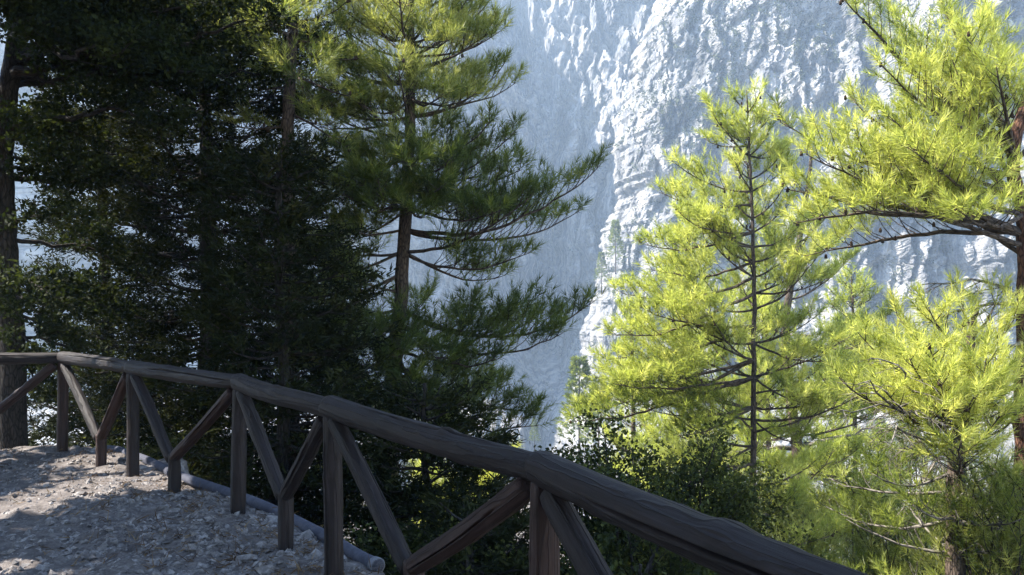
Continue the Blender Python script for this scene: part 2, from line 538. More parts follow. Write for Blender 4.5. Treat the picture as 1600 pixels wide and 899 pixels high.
# ------------------------------------------------------------------ log fence
def log_mesh(P, r0, r1, seed, cracks=(0.5,), knots=(), step=0.035, sides=40, butt=0.0, bow=0.0):
    """a peeled log along P with drying cracks, knots, uneven girth and rounded butts"""
    rg = np.random.default_rng(seed)
    P = np.asarray(P, float)
    L = np.linalg.norm(np.diff(P, axis=0), axis=1).sum()
    n = max(8, int(L / step))
    P = spline(P, n)
    s = np.linspace(0, 1, n)
    T = norm(np.gradient(P, axis=0))
    up = np.array([0, 0, 1.0]) if abs(T[0, 2]) < 0.8 else np.array([0, -1.0, 0])
    B = norm(np.cross(T, up))
    N = np.cross(B, T)
    base = np.linspace(0, 2 * math.pi, sides, endpoint=False)
    c0 = cracks[0] if cracks else 0.0
    extra = [c0 - 0.16, c0 - 0.07, c0, c0 + 0.07, c0 + 0.16]
    if len(cracks) > 1:
        extra += [cracks[1] - 0.14, cracks[1] - 0.06, cracks[1], cracks[1] + 0.06, cracks[1] + 0.14]
    ang = np.unique(np.round(np.mod(np.concatenate([base, extra]), 2 * math.pi), 4))
    m = len(ang)
    tw = 0.35 * perlin(s * L * 1.1 + seed, seed * 1.7, 0.5)              # the cracks wander round the log
    A = ang[None] + tw[:, None]
    sl = s[:, None] * L
    rad = (r0 + (r1 - r0) * s)[:, None] * (1 + 0.075 * fbm(sl * 1.6, np.cos(A) * 0.9 + seed, np.sin(A) * 0.9, 3)
                                          + 0.022 * fbm(sl * 5 + 2, np.cos(A) * 3, np.sin(A) * 3 + seed, 3))
    rad = rad + 0.0024 * perlin(sl * 2.0, np.cos(A) * 16, np.sin(A) * 16 + seed)
    for ci, c in enumerate(cracks):
        da = np.angle(np.exp(1j * (ang - c)))[None]
        a0, a1 = rg.uniform(0.0, 0.25), rg.uniform(0.7, 1.0)
        env = sstep(a0, a0 + 0.12, s) * sstep(a1, a1 - 0.12, s) * (0.75 + 0.35 * perlin(s * 9, seed, 1.5))
        rad = rad - env[:, None] * 0.026 * np.exp(-(da / 0.06) ** 2) + env[:, None] * 0.003 * np.exp(-((np.abs(da) - 0.16) / 0.08) ** 2)
    knots = list(knots) + [(rg.uniform(0.05, 0.95), rg.uniform(0, 6.28), rg.uniform(0.003, 0.008), rg.uniform(0.016, 0.035)) for _ in range(int(2 + L * 3))]
    for (ks, ka, kh, kw) in knots:
        da = np.angle(np.exp(1j * (A - ka)))
        q = ((s[:, None] - ks) * L / kw) ** 2 + (da * r0 / kw) ** 2
        rad = rad + kh * np.exp(-q) - kh * 0.6 * np.exp(-q * 9)
    endr = np.minimum(s, 1 - s) * L
    rad = rad * (1 - 0.10 * np.exp(-endr / 0.018))[:, None]
    V = P[:, None] + (N[:, None] * np.cos(A)[..., None] + B[:, None] * np.sin(A)[..., None]) * rad[..., None]
    G = np.stack([np.broadcast_to(sl, A.shape), np.cos(A) * r0, np.sin(A) * r0], -1).reshape(-1, 3)
    V = V.reshape(-1, 3)
    i = np.arange(n - 1)[:, None] * m
    j = np.arange(m)[None]
    j2 = (j + 1) % m
    q = np.stack([i + j, i + j2, i + m + j2, i + m + j], -1).reshape(-1, 4)
    F = np.concatenate([q[:, [0, 2, 1]], q[:, [0, 3, 2]]])
    jj = np.arange(m)
    V = np.concatenate([V, [P[0], P[-1]]])
    G = np.concatenate([G, [[0, 0, 0], [L, 0, 0]]])
    c = n * m
    F = np.concatenate([F, np.stack([np.full(m, c), jj, (jj + 1) % m], 1),
                        np.stack([np.full(m, c + 1), (n - 1) * m + (jj + 1) % m, (n - 1) * m + jj], 1)])
    return V, F, G


fence = empty("log_fence", (-1.95, 6.0, 0.0), "weathered round log railing with diagonal braces along the gravel path edge", "fence")


def log(name, P, r0, r1, seed, mat='log', **kw):
    V, F, G = log_mesh(P, r0, r1, seed, **kw)
    return mesh_obj(name, V, F, M[mat], fence, True, {"grain": G})


def p3(xy, z):
    return np.array([xy[0], xy[1], z])


RZ = [0.99, 1.005, 1.022, 1.018, 1.018, 1.015, 1.018, 1.02, 1.02]          # height of the rail's axis at each post
RR = [0.062, 0.062, 0.063, 0.064, 0.063, 0.066, 0.062, 0.064, 0.062]
KN = {2: [(0.75, 0.6, 0.012, 0.07)], 3: [(0.35, 0.4, 0.010, 0.06)], 5: [(0.62, 0.3, 0.014, 0.04), (0.36, 1.0, 0.01, 0.05), (0.68, 3.6, 0.014, 0.06)],
      6: [(0.47, 0.1, 0.016, 0.05), (0.545, 5.2, 0.010, 0.04)], 4: [(0.5, 0.7, 0.010, 0.06)]}
for i in range(len(POSTS) - 1):
    a, b = POSTS[i], POSTS[i + 1]
    d = norm(b - a)
    pa, pb = p3(a - d * 0.05, RZ[i]), p3(b + d * 0.035, RZ[i + 1] - 0.004)
    sag = np.array([0, 0, [0.0, 0.01, 0.012, -0.01, -0.012, -0.018, -0.008, 0, 0][i]])
    side = np.array([d[1], -d[0], 0]) * [0, 0.02, 0.03, -0.02, 0.02, -0.02, 0.012, 0, 0][i]
    mid1, mid2 = pa + (pb - pa) * 0.35 + sag + side, pa + (pb - pa) * 0.7 + sag * 0.7 + side * 0.4
    log("rail_log", [pa, mid1, mid2, pb], RR[i], RR[i + 1] - 0.010, 11 + i, sides=44,
        cracks=[(0.75, 4.9), (5.8, 1.2), (0.9, 5.3), (6.0, 1.3), (0.35, 5.2), (0.25, 5.05), (4.75, 1.4), (0.5, 2)][i], knots=KN.get(i, ()))

NRM = []
for i in range(len(POSTS)):
    t = norm(POSTS[min(i + 1, len(POSTS) - 1)] - POSTS[max(i - 1, 0)])
    NRM.append(np.array([-t[1], t[0]]))           # towards the valley
STUB_T = [0.5, 0.52, 0.62, 0.46, 0.60, 0.52, 0.5, 0.5]
for i, p in enumerate(POSTS):
    if i == 0 or i == len(POSTS) - 1:
        continue
    gz = float(ground_z(np.array([p[0]]), np.array([p[1]]))[0])
    lean = np.array([[0, 0], [0, 0], [0.0, 0.0], [0.01, 0.01], [-0.01, 0.0], [0.02, 0.01], [0.005, 0.0], [0, 0], [0, 0]][i])
    log("post", [p3(p + lean, gz - 0.35), p3(p + lean * .5, 0.5), p3(p, RZ[i] - 0.035)], 0.053, 0.049, 40 + i,
        mat='log_red' if i in (2, 6) else 'log', cracks=(3.0 + 0.5 * i,), knots=[(0.5, 3.4, 0.006, 0.03)])
for i in range(len(POSTS) - 1):
    a, b = POSTS[i], POSTS[i + 1]
    d = norm(b - a)
    nv = np.array([-d[1], d[0]])
    q = a + (b - a) * STUB_T[i] - nv * 0.02
    gz = float(ground_z(np.array([q[0]]), np.array([q[1]]))[0])
    jz = gz + [0.3, 0.30, 0.27, 0.28, 0.33, 0.34, 0.34, 0.3][i]
    if i > 0:
        log("stub_post", [p3(q, gz - 0.3), p3(q + 0.004, jz - 0.1), p3(q, jz + 0.035)], 0.048, 0.046, 60 + i,
            mat='log_red' if i in (2, 5) else 'log', cracks=(3.3,), sides=28)
    ta = p3(a + d * 0.075 - nv * 0.01, RZ[i] - 0.07)
    tb = p3(b - d * 0.075 - nv * 0.01, RZ[i + 1] - 0.07)
    if i > 0:
        e = p3(q - d * 0.045, jz - 0.02)
        log("brace", [ta, (ta + e) / 2 + np.array([0, 0, 0.012]), e], 0.045, 0.043, 80 + i, cracks=(5.2 if i != 5 else 5.6, 2.4), knots=[(0.35, 4.6, 0.006, 0.03)], mat='log')
    e = p3(q + d * 0.012, jz + 0.012)
    log("brace", [tb, (tb + e) / 2 + np.array([0, 0, -0.010]), e], 0.046, 0.046, 100 + i, cracks=(4.4, 1.6), mat='log_red' if i in (1, 2, 3, 5) else 'log')

# ------------------------------------------------------------------ water pipe
pts = [W(118, 700, 9.05), W(170, 702, 8.75), W(225, 722, 8.0), W(290, 752, 7.15), W(400, 792, 6.27), W(500, 843, 5.44), W(562, 880, 4.95), W(592, 893, 4.78)]
pts = np.array(pts)
pts[:, 2] = np.clip(ground_z(pts[:, 0], pts[:, 1]) + 0.035, 0.015, 0.09)
pts[0, 2] -= 0.12
pipe = empty("water_pipe", pts[4], "blue-grey plastic pipe lying on the stones behind the fence posts", "pipe")
mb = MB()
mb.tube(spline(pts, 90), 0.041, 18)
mb.obj("tube", M['pipe'], pipe)
e = spline(pts, 90)
mb = MB()
mb.tube(e[-4:], 0.0455, 18)
mb.obj("end_collar", M['pipe_end'], pipe)
mb = MB()
mb.tube(e[34:37], 0.0465, 18)
mb.obj("coupling", M['pipe'], pipe)

# ------------------------------------------------------------------ stones
def rock(rg, squash=0.65):
    """an angular stone of radius about 1: a cut icosahedron"""
    t = (1 + 5 ** 0.5) / 2
    V = norm(np.array([(-1, t, 0), (1, t, 0), (-1, -t, 0), (1, -t, 0), (0, -1, t), (0, 1, t), (0, -1, -t), (0, 1, -t), (t, 0, -1), (t, 0, 1), (-t, 0, -1), (-t, 0, 1)], float))
    F = np.array([(0, 11, 5), (0, 5, 1), (0, 1, 7), (0, 7, 10), (0, 10, 11), (1, 5, 9), (5, 11, 4), (11, 10, 2), (10, 7, 6), (7, 1, 8), (3, 9, 4), (3, 4, 2), (3, 2, 6), (3, 6, 8), (3, 8, 9), (4, 9, 5), (2, 4, 11), (6, 2, 10), (8, 6, 7), (9, 8, 1)])
    V = V * rg.uniform(0.72, 1.15, (12, 1))
    for _ in range(3):                            # cleavage planes
        nrm = norm(rg.normal(size=3))
        dd = V @ nrm - rg.uniform(0.45, 0.7)
        V = V - np.clip(dd, 0, None)[:, None] * nrm
    return V * np.array([1.0, rg.uniform(0.6, 0.95), squash * rg.uniform(0.7, 1.1)]), F


rg = np.random.default_rng(21)
proto = []
for k in range(14):
    V, F = rock(rg)
    me_o = mesh_obj("stone", V, F, M['stone'], path)
    proto.append(me_o.data)
    bpy.data.objects.remove(me_o)


def scatter_xy(n, rg, near_fence):
    """spots on the visible part of the path, denser along the fence"""
    px, py = rg.uniform(-60, 620, n * 8), rg.uniform(690, 960, n * 8)
    y = 1.57 * FPX / (py - HORIZON)
    x = (px - CX) / FPX * y
    f = fence_dist(x, y)
    ok = (f < 0.20) & (f > -4.0) & ~((rg.random(n * 8) < near_fence) & (f < -1.1 + 0.9 * rg.random(n * 8)))
    return np.stack([x[ok], y[ok]], 1)[:n]


def path_z(xy):
    return ground_z(xy[:, 0], xy[:, 1]) + 0.030 * fbm(xy[:, 0] * 4, xy[:, 1] * 4, 1.0, 4)


xy = scatter_xy(290, rg, 0.75)
zz = path_z(xy)
for k, ((x, y), z) in enumerate(zip(xy, zz)):
    s = float(np.clip(rg.lognormal(-3.35, 0.36), 0.022, 0.08))
    o = bpy.data.objects.new("stone", proto[k % 14])
    col.objects.link(o)
    o.parent = path
    o.location = (x, y, z + s * 0.22)
    o.rotation_euler = (rg.normal(0, 0.35), rg.normal(0, 0.35), rg.uniform(0, 6.28))
    o.scale = (s, s, s)
n = 15000
xy = scatter_xy(n, rg, 0.55)
zz = path_z(xy)
sz = np.clip(rg.lognormal(-4.25, 0.45, n), 0.007, 0.035)
PV = []
for _ in range(24):
    v = np.array([(1, 0, 0), (-1, 0, 0), (0, 1, 0), (0, -1, 0), (0, 0, 1), (0, 0, -1)], float) * rg.uniform(0.7, 1.25, (6, 1)) + rg.normal(0, 0.22, (6, 3))
    PV.append(v * np.array([1.1, 0.8, 0.6]))
PF = np.array([(0, 2, 4), (2, 1, 4), (1, 3, 4), (3, 0, 4), (2, 0, 5), (1, 2, 5), (3, 1, 5), (0, 3, 5)])
Vs, Fs = [], []
ca, sa = np.cos(rg.uniform(0, 6.28, n)), np.sin(rg.uniform(0, 6.28, n))
for k in range(n):
    v = PV[k % 24] * sz[k]
    th = k * 2.399
    c, s_ = math.cos(th), math.sin(th)
    ti = 0.5 * math.sin(k * 1.7)
    v = np.stack([v[:, 0] * c - v[:, 1] * s_, v[:, 0] * s_ + v[:, 1] * c, v[:, 2] + ti * v[:, 0]], 1)
    Vs.append(v + (xy[k, 0], xy[k, 1], zz[k] + sz[k] * 0.25))
    Fs.append(PF + 6 * k)
mesh_obj("loose_gravel", np.concatenate(Vs), np.concatenate(Fs), M['stone'], path, False, None, "stuff")


def boulder(label, c, r, seed, squash=0.7):
    rr = np.random.default_rng(seed)
    import bmesh
    bm = bmesh.new()
    bmesh.ops.create_icosphere(bm, subdivisions=4, radius=1.0)
    V = np.array([v.co[:] for v in bm.verts])
    F = np.array([[v.index for v in f.verts] for f in bm.faces])
    bm.free()
    for _ in range(16):
        nrm = norm(rr.normal(size=3))
        dd = V @ nrm - rr.uniform(0.6, 0.85)
        V = V - np.clip(dd, 0, None)[:, None] * nrm * 0.9
    V = V * (1 + 0.06 * fbm(V[:, 0] * 3 + seed, V[:, 1] * 3, V[:, 2] * 3, 4))[:, None]
    V = V * np.array([1, 0.8, squash]) * r
    o = mesh_obj("boulder", V, F, M['stone'], None, False)
    o.location = [float(q) for q in c]
    o.rotation_euler = (0.1, 0.15, seed)
    tag(o, label, "boulder", "boulders by the pipe")
    return o


c = W(258, 728, 7.7)
boulder("pale flat-topped boulder wedged behind the pipe where the fence bends", (c[0], c[1], ground_z(c[:1], c[1:2])[0] - 0.02), 0.33, 5, 0.42)
c = W(437, 800, 5.9)
boulder("small jagged grey boulder on the slope edge beyond the pipe", (c[0] - 0.02, c[1] - 0.02, ground_z(c[:1], c[1:2])[0] - 0.03), 0.13, 8, 0.7)
c = W(88, 690, 9.4)
boulder("low grey boulder between the far posts of the railing", (c[0], c[1], ground_z(c[:1], c[1:2])[0] + 0.10), 0.27, 9, 0.6)

# ------------------------------------------------------------------ foliage kernels
GAPS = []            # openings in the leaf roof where the sun comes through: (spot on the ground, radius)
for (px, py, d, r) in [(215, 752, 7.15, 0.30), (165, 764, 6.95, 0.32), (105, 778, 6.7, 0.30), (265, 768, 6.95, 0.20), (40, 792, 6.4, 0.30), (-25, 802, 6.25, 0.28),
                       (150, 700, 7.6, 0.16), (25, 885, 5.0, 0.16), (130, 548, 8.5, 0.10)]:
    GAPS.append((W(px, py, d), r))


def sun_gap(P, k=1.0):
    ok = np.ones(len(P), bool)
    for g, r in GAPS:
        w = P - g
        t = w @ SUN
        q = np.linalg.norm(w - t[:, None] * SUN, axis=1)
        ok &= ~((t > 0.6) & (q < r * k))
    return ok


def perp_frame(D):
    ref = np.where(np.abs(D[:, 2:3]) < 0.9, np.array([[0, 0, 1.0]]), np.array([[1.0, 0, 0]]))
    A = norm(np.cross(D, ref))
    return A, np.cross(D, A)


def needles(P, D, L, T, n, rg, nl=0.12, w=0.0055, th0=1.0, th1=0.35):
    """n needles round each shoot (start P, direction D, length L, tone T)"""
    N = len(P)
    A, B = perp_frame(D)
    u = rg.random((N, n)) ** 0.8
    ph = rg.uniform(0, 2 * math.pi, (N, n))
    th = th0 + (th1 - th0) * u + rg.normal(0, 0.12, (N, n))
    o = P[:, None] + D[:, None] * (u * L[:, None])[..., None]
    d = D[:, None] * np.cos(th)[..., None] + (A[:, None] * np.cos(ph)[..., None] + B[:, None] * np.sin(ph)[..., None]) * np.sin(th)[..., None]
    ln = nl * rg.uniform(0.7, 1.15, (N, n))
    tip = o + d * ln[..., None]
    tip[..., 2] -= 0.03 * ln
    sd = norm(np.cross(d, norm(rg.normal(size=(N, n, 3))))) * (w / 2)
    V = np.stack([o - sd, o + sd, tip], 2).reshape(-1, 3)
    tone = np.clip(T[:, None] + rg.normal(0, 0.13, (N, n)), 0, 1)
    return V, np.repeat(tone.ravel(), 3), 3


def leaves(P, D, L, T, n, rg, ln=0.045, w=0.03, flat=0.5):
    """n leaves (folded lozenges) round each twig end"""
    N = len(P)
    u = rg.random((N, n))
    o = P[:, None] + D[:, None] * (u * L[:, None])[..., None] + rg.normal(0, 1, (N, n, 3)) * (0.40 * L)[:, None, None]
    d = norm(D[:, None] * 0.5 + rg.normal(0, 0.8, (N, n, 3)))
    nr = norm(rg.normal(0, 1, (N, n, 3)) * (1 - flat) + np.array([0, 0, flat]))
    s = norm(np.cross(d, nr))
    k = rg.uniform(0.65, 1.2, (N, n))[..., None]
    fold = np.cross(s, d) * (0.2 * w)
    V = np.stack([o, o + (d * ln * 0.45 + s * w / 2 + fold) * k, o + d * ln * k, o + (d * ln * 0.45 - s * w / 2 + fold) * k], 2).reshape(-1, 3)
    tone = np.clip(T[:, None] + rg.normal(0, 0.18, (N, n)), 0, 1)
    return V, np.repeat(tone.ravel(), 4), 4


def sprays(P, D, L, T, n, rg, ln=0.07, w=0.014):
    """scale-leaved sprigs: short slivers fanning out from each twig"""
    N = len(P)
    u = rg.random((N, n))
    o = P[:, None] + D[:, None] * (u * L[:, None])[..., None] + rg.normal(0, 1, (N, n, 3)) * (0.16 * L)[:, None, None]
    d = norm(D[:, None] + rg.normal(0, 0.55, (N, n, 3)))
    l = ln * rg.uniform(0.6, 1.3, (N, n))[..., None]
    s = norm(np.cross(d, rg.normal(size=(N, n, 3)))) * (w / 2)
    V = np.stack([o - s, o + s, o + d * l], 2).reshape(-1, 3)
    tone = np.clip(T[:, None] + rg.normal(0, 0.15, (N, n)), 0, 1)
    return V, np.repeat(tone.ravel(), 3), 3


UP = np.array([0, 0, 1.0])


class Tree:
    def __init__(s, name, label, cat, trunk, r0, r1, bark, seed, group=None, wob=0.06, sides=14):
        s.rg = np.random.default_rng(seed)
        s.T = spline(trunk, 40)
        s.T[1:-1, :2] += s.rg.normal(0, 0.006, (38, 2))
        s.root = empty(name, s.T[0], label, cat, group)
        s.bark = bark
        mb = MB()
        tt = np.linspace(0, 1, 40)
        s.rad = r0 + (r1 - r0) * tt ** 0.9
        s.rad = s.rad * (1 + 0.5 * np.exp(-tt * 18))
        mb.tube(s.T, s.rad, sides, wob=wob * 0.5)
        mb.obj("trunk", bark, s.root)
        s.sh = []                  # shoots: pos, dir, len, tone
        s.cones = []

    def at(s, z):
        i = int(np.argmin(np.abs(s.T[:, 2] - z)))
        return s.T[i], s.rad[i]

    def bough(s, S, E, sag=0.0, lift=0.0, rb=None, t0=0.25, step=0.12, tw=0.45, upb=0.3, tone=0.5, sub=3, shoots=True, sl=0.16,
              bark=None, cones=0, twig_r=0.005, wobble=0.025, ang=(0.6, 1.15), bare=0.0, tmax=0.85, clear=False):
        rg = s.rg
        S, E = np.asarray(S, float), np.asarray(E, float)
        L = np.linalg.norm(E - S)
        n = max(7, int(L / 0.14))
        t = np.linspace(0, 1, n)
        P = S + (E - S) * t[:, None] + UP * (-sag * 4 * t * (1 - t) + lift * (t ** 3 - t))[:, None]
        w = np.cumsum(rg.normal(0, 1, (n, 3)), 0)
        w = w - w[0] - (w[-1] - w[0]) * t[:, None]
        P = P + w * wobble * L / math.sqrt(n)
        rb = rb or (0.007 + 0.0075 * L)
        if clear and not sun_gap(P, 0.8).all():
            return
        mb = MB()
        mb.tube(P, rb * (1 - t) ** 0.85 + 0.004, 7)
        Tg = norm(np.gradient(P, axis=0))
        x = t0 * L
        side = 1
        while x < L:
            f = x / L
            i = min(n - 2, int(f * (n - 1)))
            u = f * (n - 1) - i
            p = P[i] * (1 - u) + P[i + 1] * u
            tg = Tg[i]
            h = norm(np.cross(tg, UP))
            a = rg.uniform(*ang) * side
            side = -side
            d = norm(tg * math.cos(a) + h * math.sin(a) + UP * (upb + rg.normal(0, 0.22)))
            l = float(np.clip((tw * L * (1.05 - f) * 0.8 + 0.14) * rg.uniform(0.65, 1.25), 0.10, tmax))
            if sun_gap(np.stack([p, p + d * l * 0.5, p + d * l])).all():
                s.twig(mb, p, d, l, upb, tone, sub, shoots and rg.random() >= bare, sl, twig_r)
            x += step * rg.uniform(0.6, 1.4)
        if shoots:
            s.sh.append((P[-1], norm(Tg[-1] + UP * upb * 0.6), sl, tone + 0.1))
        for _ in range(cones):
            i = rg.integers(n // 3, n)
            s.cones.append(P[i] + rg.normal(0, 0.035, 3))
        mb.obj("branch", bark or s.bark, s.root)

    def twig(s, mb, p, d, l, upb, tone, sub, shoots, sl, r):
        rg = s.rg
        bend = norm(d + UP * upb + rg.normal(0, 0.15, 3))
        Q = np.stack([p, p + d * l * 0.4, p + d * l * 0.4 + norm(d + bend) * l * 0.32, p + d * l * 0.4 + norm(d + bend) * l * 0.32 + bend * l * 0.3])
        mb.tube(Q, np.array([1, 0.75, 0.55, 0.3]) * (r + 0.004 * l), 3, cap=False)
        tn = tone + rg.normal(0, 0.20)
        if shoots:
            s.sh.append((Q[-1] - bend * sl * 0.5, bend, sl, tn + 0.1))
            s.sh.append((Q[2] - d * sl * 0.4, norm(d + bend), sl, tn))
        k = int(round(sub * l / 0.35))
        sd = 1 if rg.random() < 0.5 else -1
        for j in range(k):
            f = 0.25 + 0.7 * (j + rg.random()) / max(k, 1)
            q = Q[0] + (Q[-1] - Q[0]) * f + UP * 0.0
            h = norm(np.cross(d, UP))
            a = rg.uniform(0.5, 1.0) * sd
            sd = -sd
            dd = norm(bend * math.cos(a) + h * math.sin(a) + UP * (upb * 0.9 + rg.normal(0, 0.25)))
            ll = l * rg.uniform(0.22, 0.42)
            if not shoots:
                mb.tube(np.stack([q, q + dd * ll]), np.array([0.7, 0.35]) * r, 3, cap=False)
            else:
                s.sh.append((q + dd * ll - dd * sl * 0.5, dd, sl * rg.uniform(0.7, 1.1), tn + rg.normal(0, 0.08)))

    def whorls(s, z0, z1, gap, n, length, elev, azf=None, jitter=0.5, **kw):
        """boughs round the trunk between two heights; length and elev are functions of 0..1 up that stretch"""
        z = z0
        k = 0
        while z < z1:
            f = (z - z0) / (z1 - z0)
            a0 = s.rg.uniform(0, 6.28)
            for j in range(n):
                az = a0 + 6.28 * j / n + s.rg.normal(0, 0.3)
                if azf is not None and not azf(az % 6.2832, f):
                    continue
                zz = z + s.rg.uniform(-0.5, 0.5) * gap * jitter * 2
                p, r = s.at(zz)
                l = length(f) * s.rg.uniform(0.75, 1.2)
                e = elev(f) + s.rg.normal(0, 0.10)
                d = np.array([math.cos(az) * math.cos(e), math.sin(az) * math.cos(e), math.sin(e)])
                s.bough(p, p + d * l, sag=s.rg.uniform(0.0, 0.10) * l, lift=0.12 * l, **kw)
            z += gap * s.rg.uniform(0.8, 1.2)
            k += 1

    def crown(s, kernel, mat, per, name="crown", **kw):
        P = np.array([a[0] for a in s.sh])
        D = norm(np.array([a[1] for a in s.sh]))
        L = np.array([a[2] for a in s.sh])
        T = np.array([a[3] for a in s.sh])
        ok = sun_gap(P)
        P, D, L, T = P[ok], D[ok], L[ok], T[ok]
        V, tone, k = kernel(P, D, L, T, per, s.rg, **kw)
        ok = sun_gap(V.reshape(-1, k, 3).mean(1))
        V, tone = V.reshape(-1, k, 3)[ok].reshape(-1, 3), tone.reshape(-1, k)[ok].ravel()
        F = np.arange(len(V)).reshape(-1, k)
        o = mesh_obj(name, V, F, mat, s.root, False, {"tone": tone}, "stuff")
        if s.cones:
            v, f = rock(np.random.default_rng(2), 1.0)
            v = v * np.array([0.026, 0.026, 0.038])
            C = np.array(s.cones)
            mesh_obj("cone_clusters", (C[:, None] + v[None]).reshape(-1, 3), (f[None] + 12 * np.arange(len(C))[:, None, None]).reshape(-1, 3), M['cone'], s.root, True, None, "stuff")
        return o


def gz(x, y):
    return float(ground_z(np.array([x]), np.array([y]))[0])


# ------------------------------------------------------------------ the pine in the middle
def limbs(t, d0, rows, **kw):
    """boughs surveyed one by one: height on the trunk, tip, tip's depth offset, sag, lift (and cones, thickness)"""
    for r_ in rows:
        sy, ex, ey, dd, sag, lift = r_[:6]
        k = dict(kw)
        if len(r_) > 6:
            k['cones'] = r_[6]
        if len(r_) > 7:
            k['rb'] = r_[7]
        p, r = t.at(EYE + (HORIZON - sy) / FPX * d0)
        t.bough(p, W(ex, ey, d0 + dd), sag=sag, lift=lift, **k)


d0 = 11.0
b = W(612, 640, d0)
base = np.array([b[0] - 0.1, d0, gz(b[0] - 0.1, d0) - 0.2])
t = Tree("pine_tree", "tall dark-needled pine rising behind the bend of the railing, sunlit at its top", "tree",
         [base, b, W(628, 440, d0), W(641, 170, d0), W(641, 0, d0), W(645, -190, d0)], 0.135, 0.03, M['pine_bark'], 101)
P = dict(step=0.068, tw=0.44, upb=0.55, tone=0.42, sub=3.0, sl=0.19)
ROWS = [
    (345, 938, 258, -0.5, 0.30, 0.25), (352, 905, 330, 0.5, 0.22, 0.1), (378, 835, 300, -0.9, 0.15, 0.1),
    (390, 828, 395, -0.3, 0.18, 0.15), (395, 790, 430, 0.4, 0.15, 0.1),
    (480, 930, 470, -0.3, 0.34, 0.25), (470, 830, 500, 0.5, 0.25, 0.1), (495, 880, 520, -0.9, 0.25, 0.15),
    (560, 845, 640, -0.3, 0.12, 0.15), (575, 800, 600, 0.5, 0.15, 0.1), (600, 842, 665, -0.6, 0.14, 0.2), (545, 780, 560, -1.0, 0.1, 0.1),
    (290, 805, 205, -0.2, 0.12, 0.2), (300, 815, 265, -0.7, 0.12, 0.2), (270, 800, 250, 0.4, 0.1, 0.1), (250, 765, 190, -0.8, 0.1, 0.1), (330, 780, 330, -1.2, 0.1, 0.1),
    (195, 470, 145, -0.1, 0.12, 0.1), (170, 790, 95, 0.2, 0.12, 0.2), (205, 560, 250, -0.6, 0.1, 0.1), (150, 745, 145, -0.6, 0.1, 0.1),
    (110, 785, 30, -0.2, 0.1, 0.1), (90, 780, -20, 0.4, 0.1, 0.1), (60, 735, -10, -0.5, 0.1, 0.1), (95, 520, 30, 0.3, 0.1, 0.1), (130, 500, 90, -0.4, 0.1, 0.1),
    (392, 470, 400, 0.3, 0.15, 0.1), (350, 500, 330, -0.5, 0.15, 0.1), (480, 500, 500, -0.5, 0.15, 0.1), (300, 490, 300, 0.5, 0.1, 0.1), (560, 470, 570, 0.2, 0.15, 0.1),
    (590, 520, 640, -0.6, 0.1, 0.1), (470, 560, 530, -1.3, 0.1, 0.1), (310, 590, 280, -1.4, 0.1, 0.1), (300, 690, 290, -1.3, 0.1, 0.1), (280, 640, 330, -1.2, 0.1, 0.1), (540, 640, 600, -1.4, 0.1, 0.1), (640, 700, 690, -1.3, 0.1, 0.1), (650, 780, 700, -0.5, 0.1, 0.1), (660, 560, 720, -0.8, 0.1, 0.1),
    (230, 560, 290, -1.2, 0.1, 0.1), (245, 700, 250, -1.3, 0.1, 0.1), (260, 640, 260, -1.5, 0.0, 0.1), (275, 590, 330, -1.3, 0.05, 0.1), (290, 720, 330, -1.0, 0.1, 0.1), (310, 520, 290, -0.9, 0.1, 0.1), (320, 660, 340, -1.3, 0.0, 0.1), (335, 560, 360, -1.0, 0.1, 0.1),
    (240, 500, 230, 0.4, 0.1, 0.1), (220, 700, 180, 0.7, 0.1, 0.1), (420, 500, 440, 0.2, 0.12, 0.1), (440, 450, 470, -0.4, 0.1, 0.1), (500, 620, 560, -1.4, 0.05, 0.1), (510, 700, 560, -1.2, 0.1, 0.1), (520, 560, 590, -1.2, 0.1, 0.1), (530, 480, 540, -0.6, 0.1, 0.1), (545, 660, 640, -1.4, 0.1, 0.1),
    (570, 740, 640, -1.1, 0.1, 0.1), (580, 590, 670, -1.3, 0.1, 0.1), (600, 500, 600, -0.2, 0.1, 0.1), (610, 650, 700, -1.2, 0.1, 0.1), (620, 720, 620, 0.5, 0.1, 0.1),
    (20, 560, -30, 0.1, 0.1, 0.1), (40, 590, 40, -0.9, 0.1, 0.1), (70, 700, 60, -1.0, 0.05, 0.1), (120, 600, 110, -1.1, 0.05, 0.1), (150, 690, 150, -1.1, 0.05, 0.1), (165, 560, 160, -0.9, 0.1, 0.1), (140, 470, 70, 0.3, 0.1, 0.1), (185, 480, 190, 0.4, 0.1, 0.1), (50, 500, -20, -0.2, 0.1, 0.1), (30, 770, 40, 0.5, 0.1, 0.1), (130, 760, 110, 0.6, 0.1, 0.1)]
for r_ in ROWS:
    limbs(t, d0, [r_], **dict(P, tone=float(np.clip(0.95 - r_[0] / 420.0, 0.28, 0.95))))  # sunlit top put into the colour: needle tone gets paler with height
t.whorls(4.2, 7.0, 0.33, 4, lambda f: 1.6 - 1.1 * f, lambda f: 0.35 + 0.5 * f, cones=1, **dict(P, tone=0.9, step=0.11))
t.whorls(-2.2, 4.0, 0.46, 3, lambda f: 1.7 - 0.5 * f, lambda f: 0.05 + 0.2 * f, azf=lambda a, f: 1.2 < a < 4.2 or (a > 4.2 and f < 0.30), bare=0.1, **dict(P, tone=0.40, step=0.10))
t.crown(needles, M['needle'], 21, nl=0.14, w=0.0085)

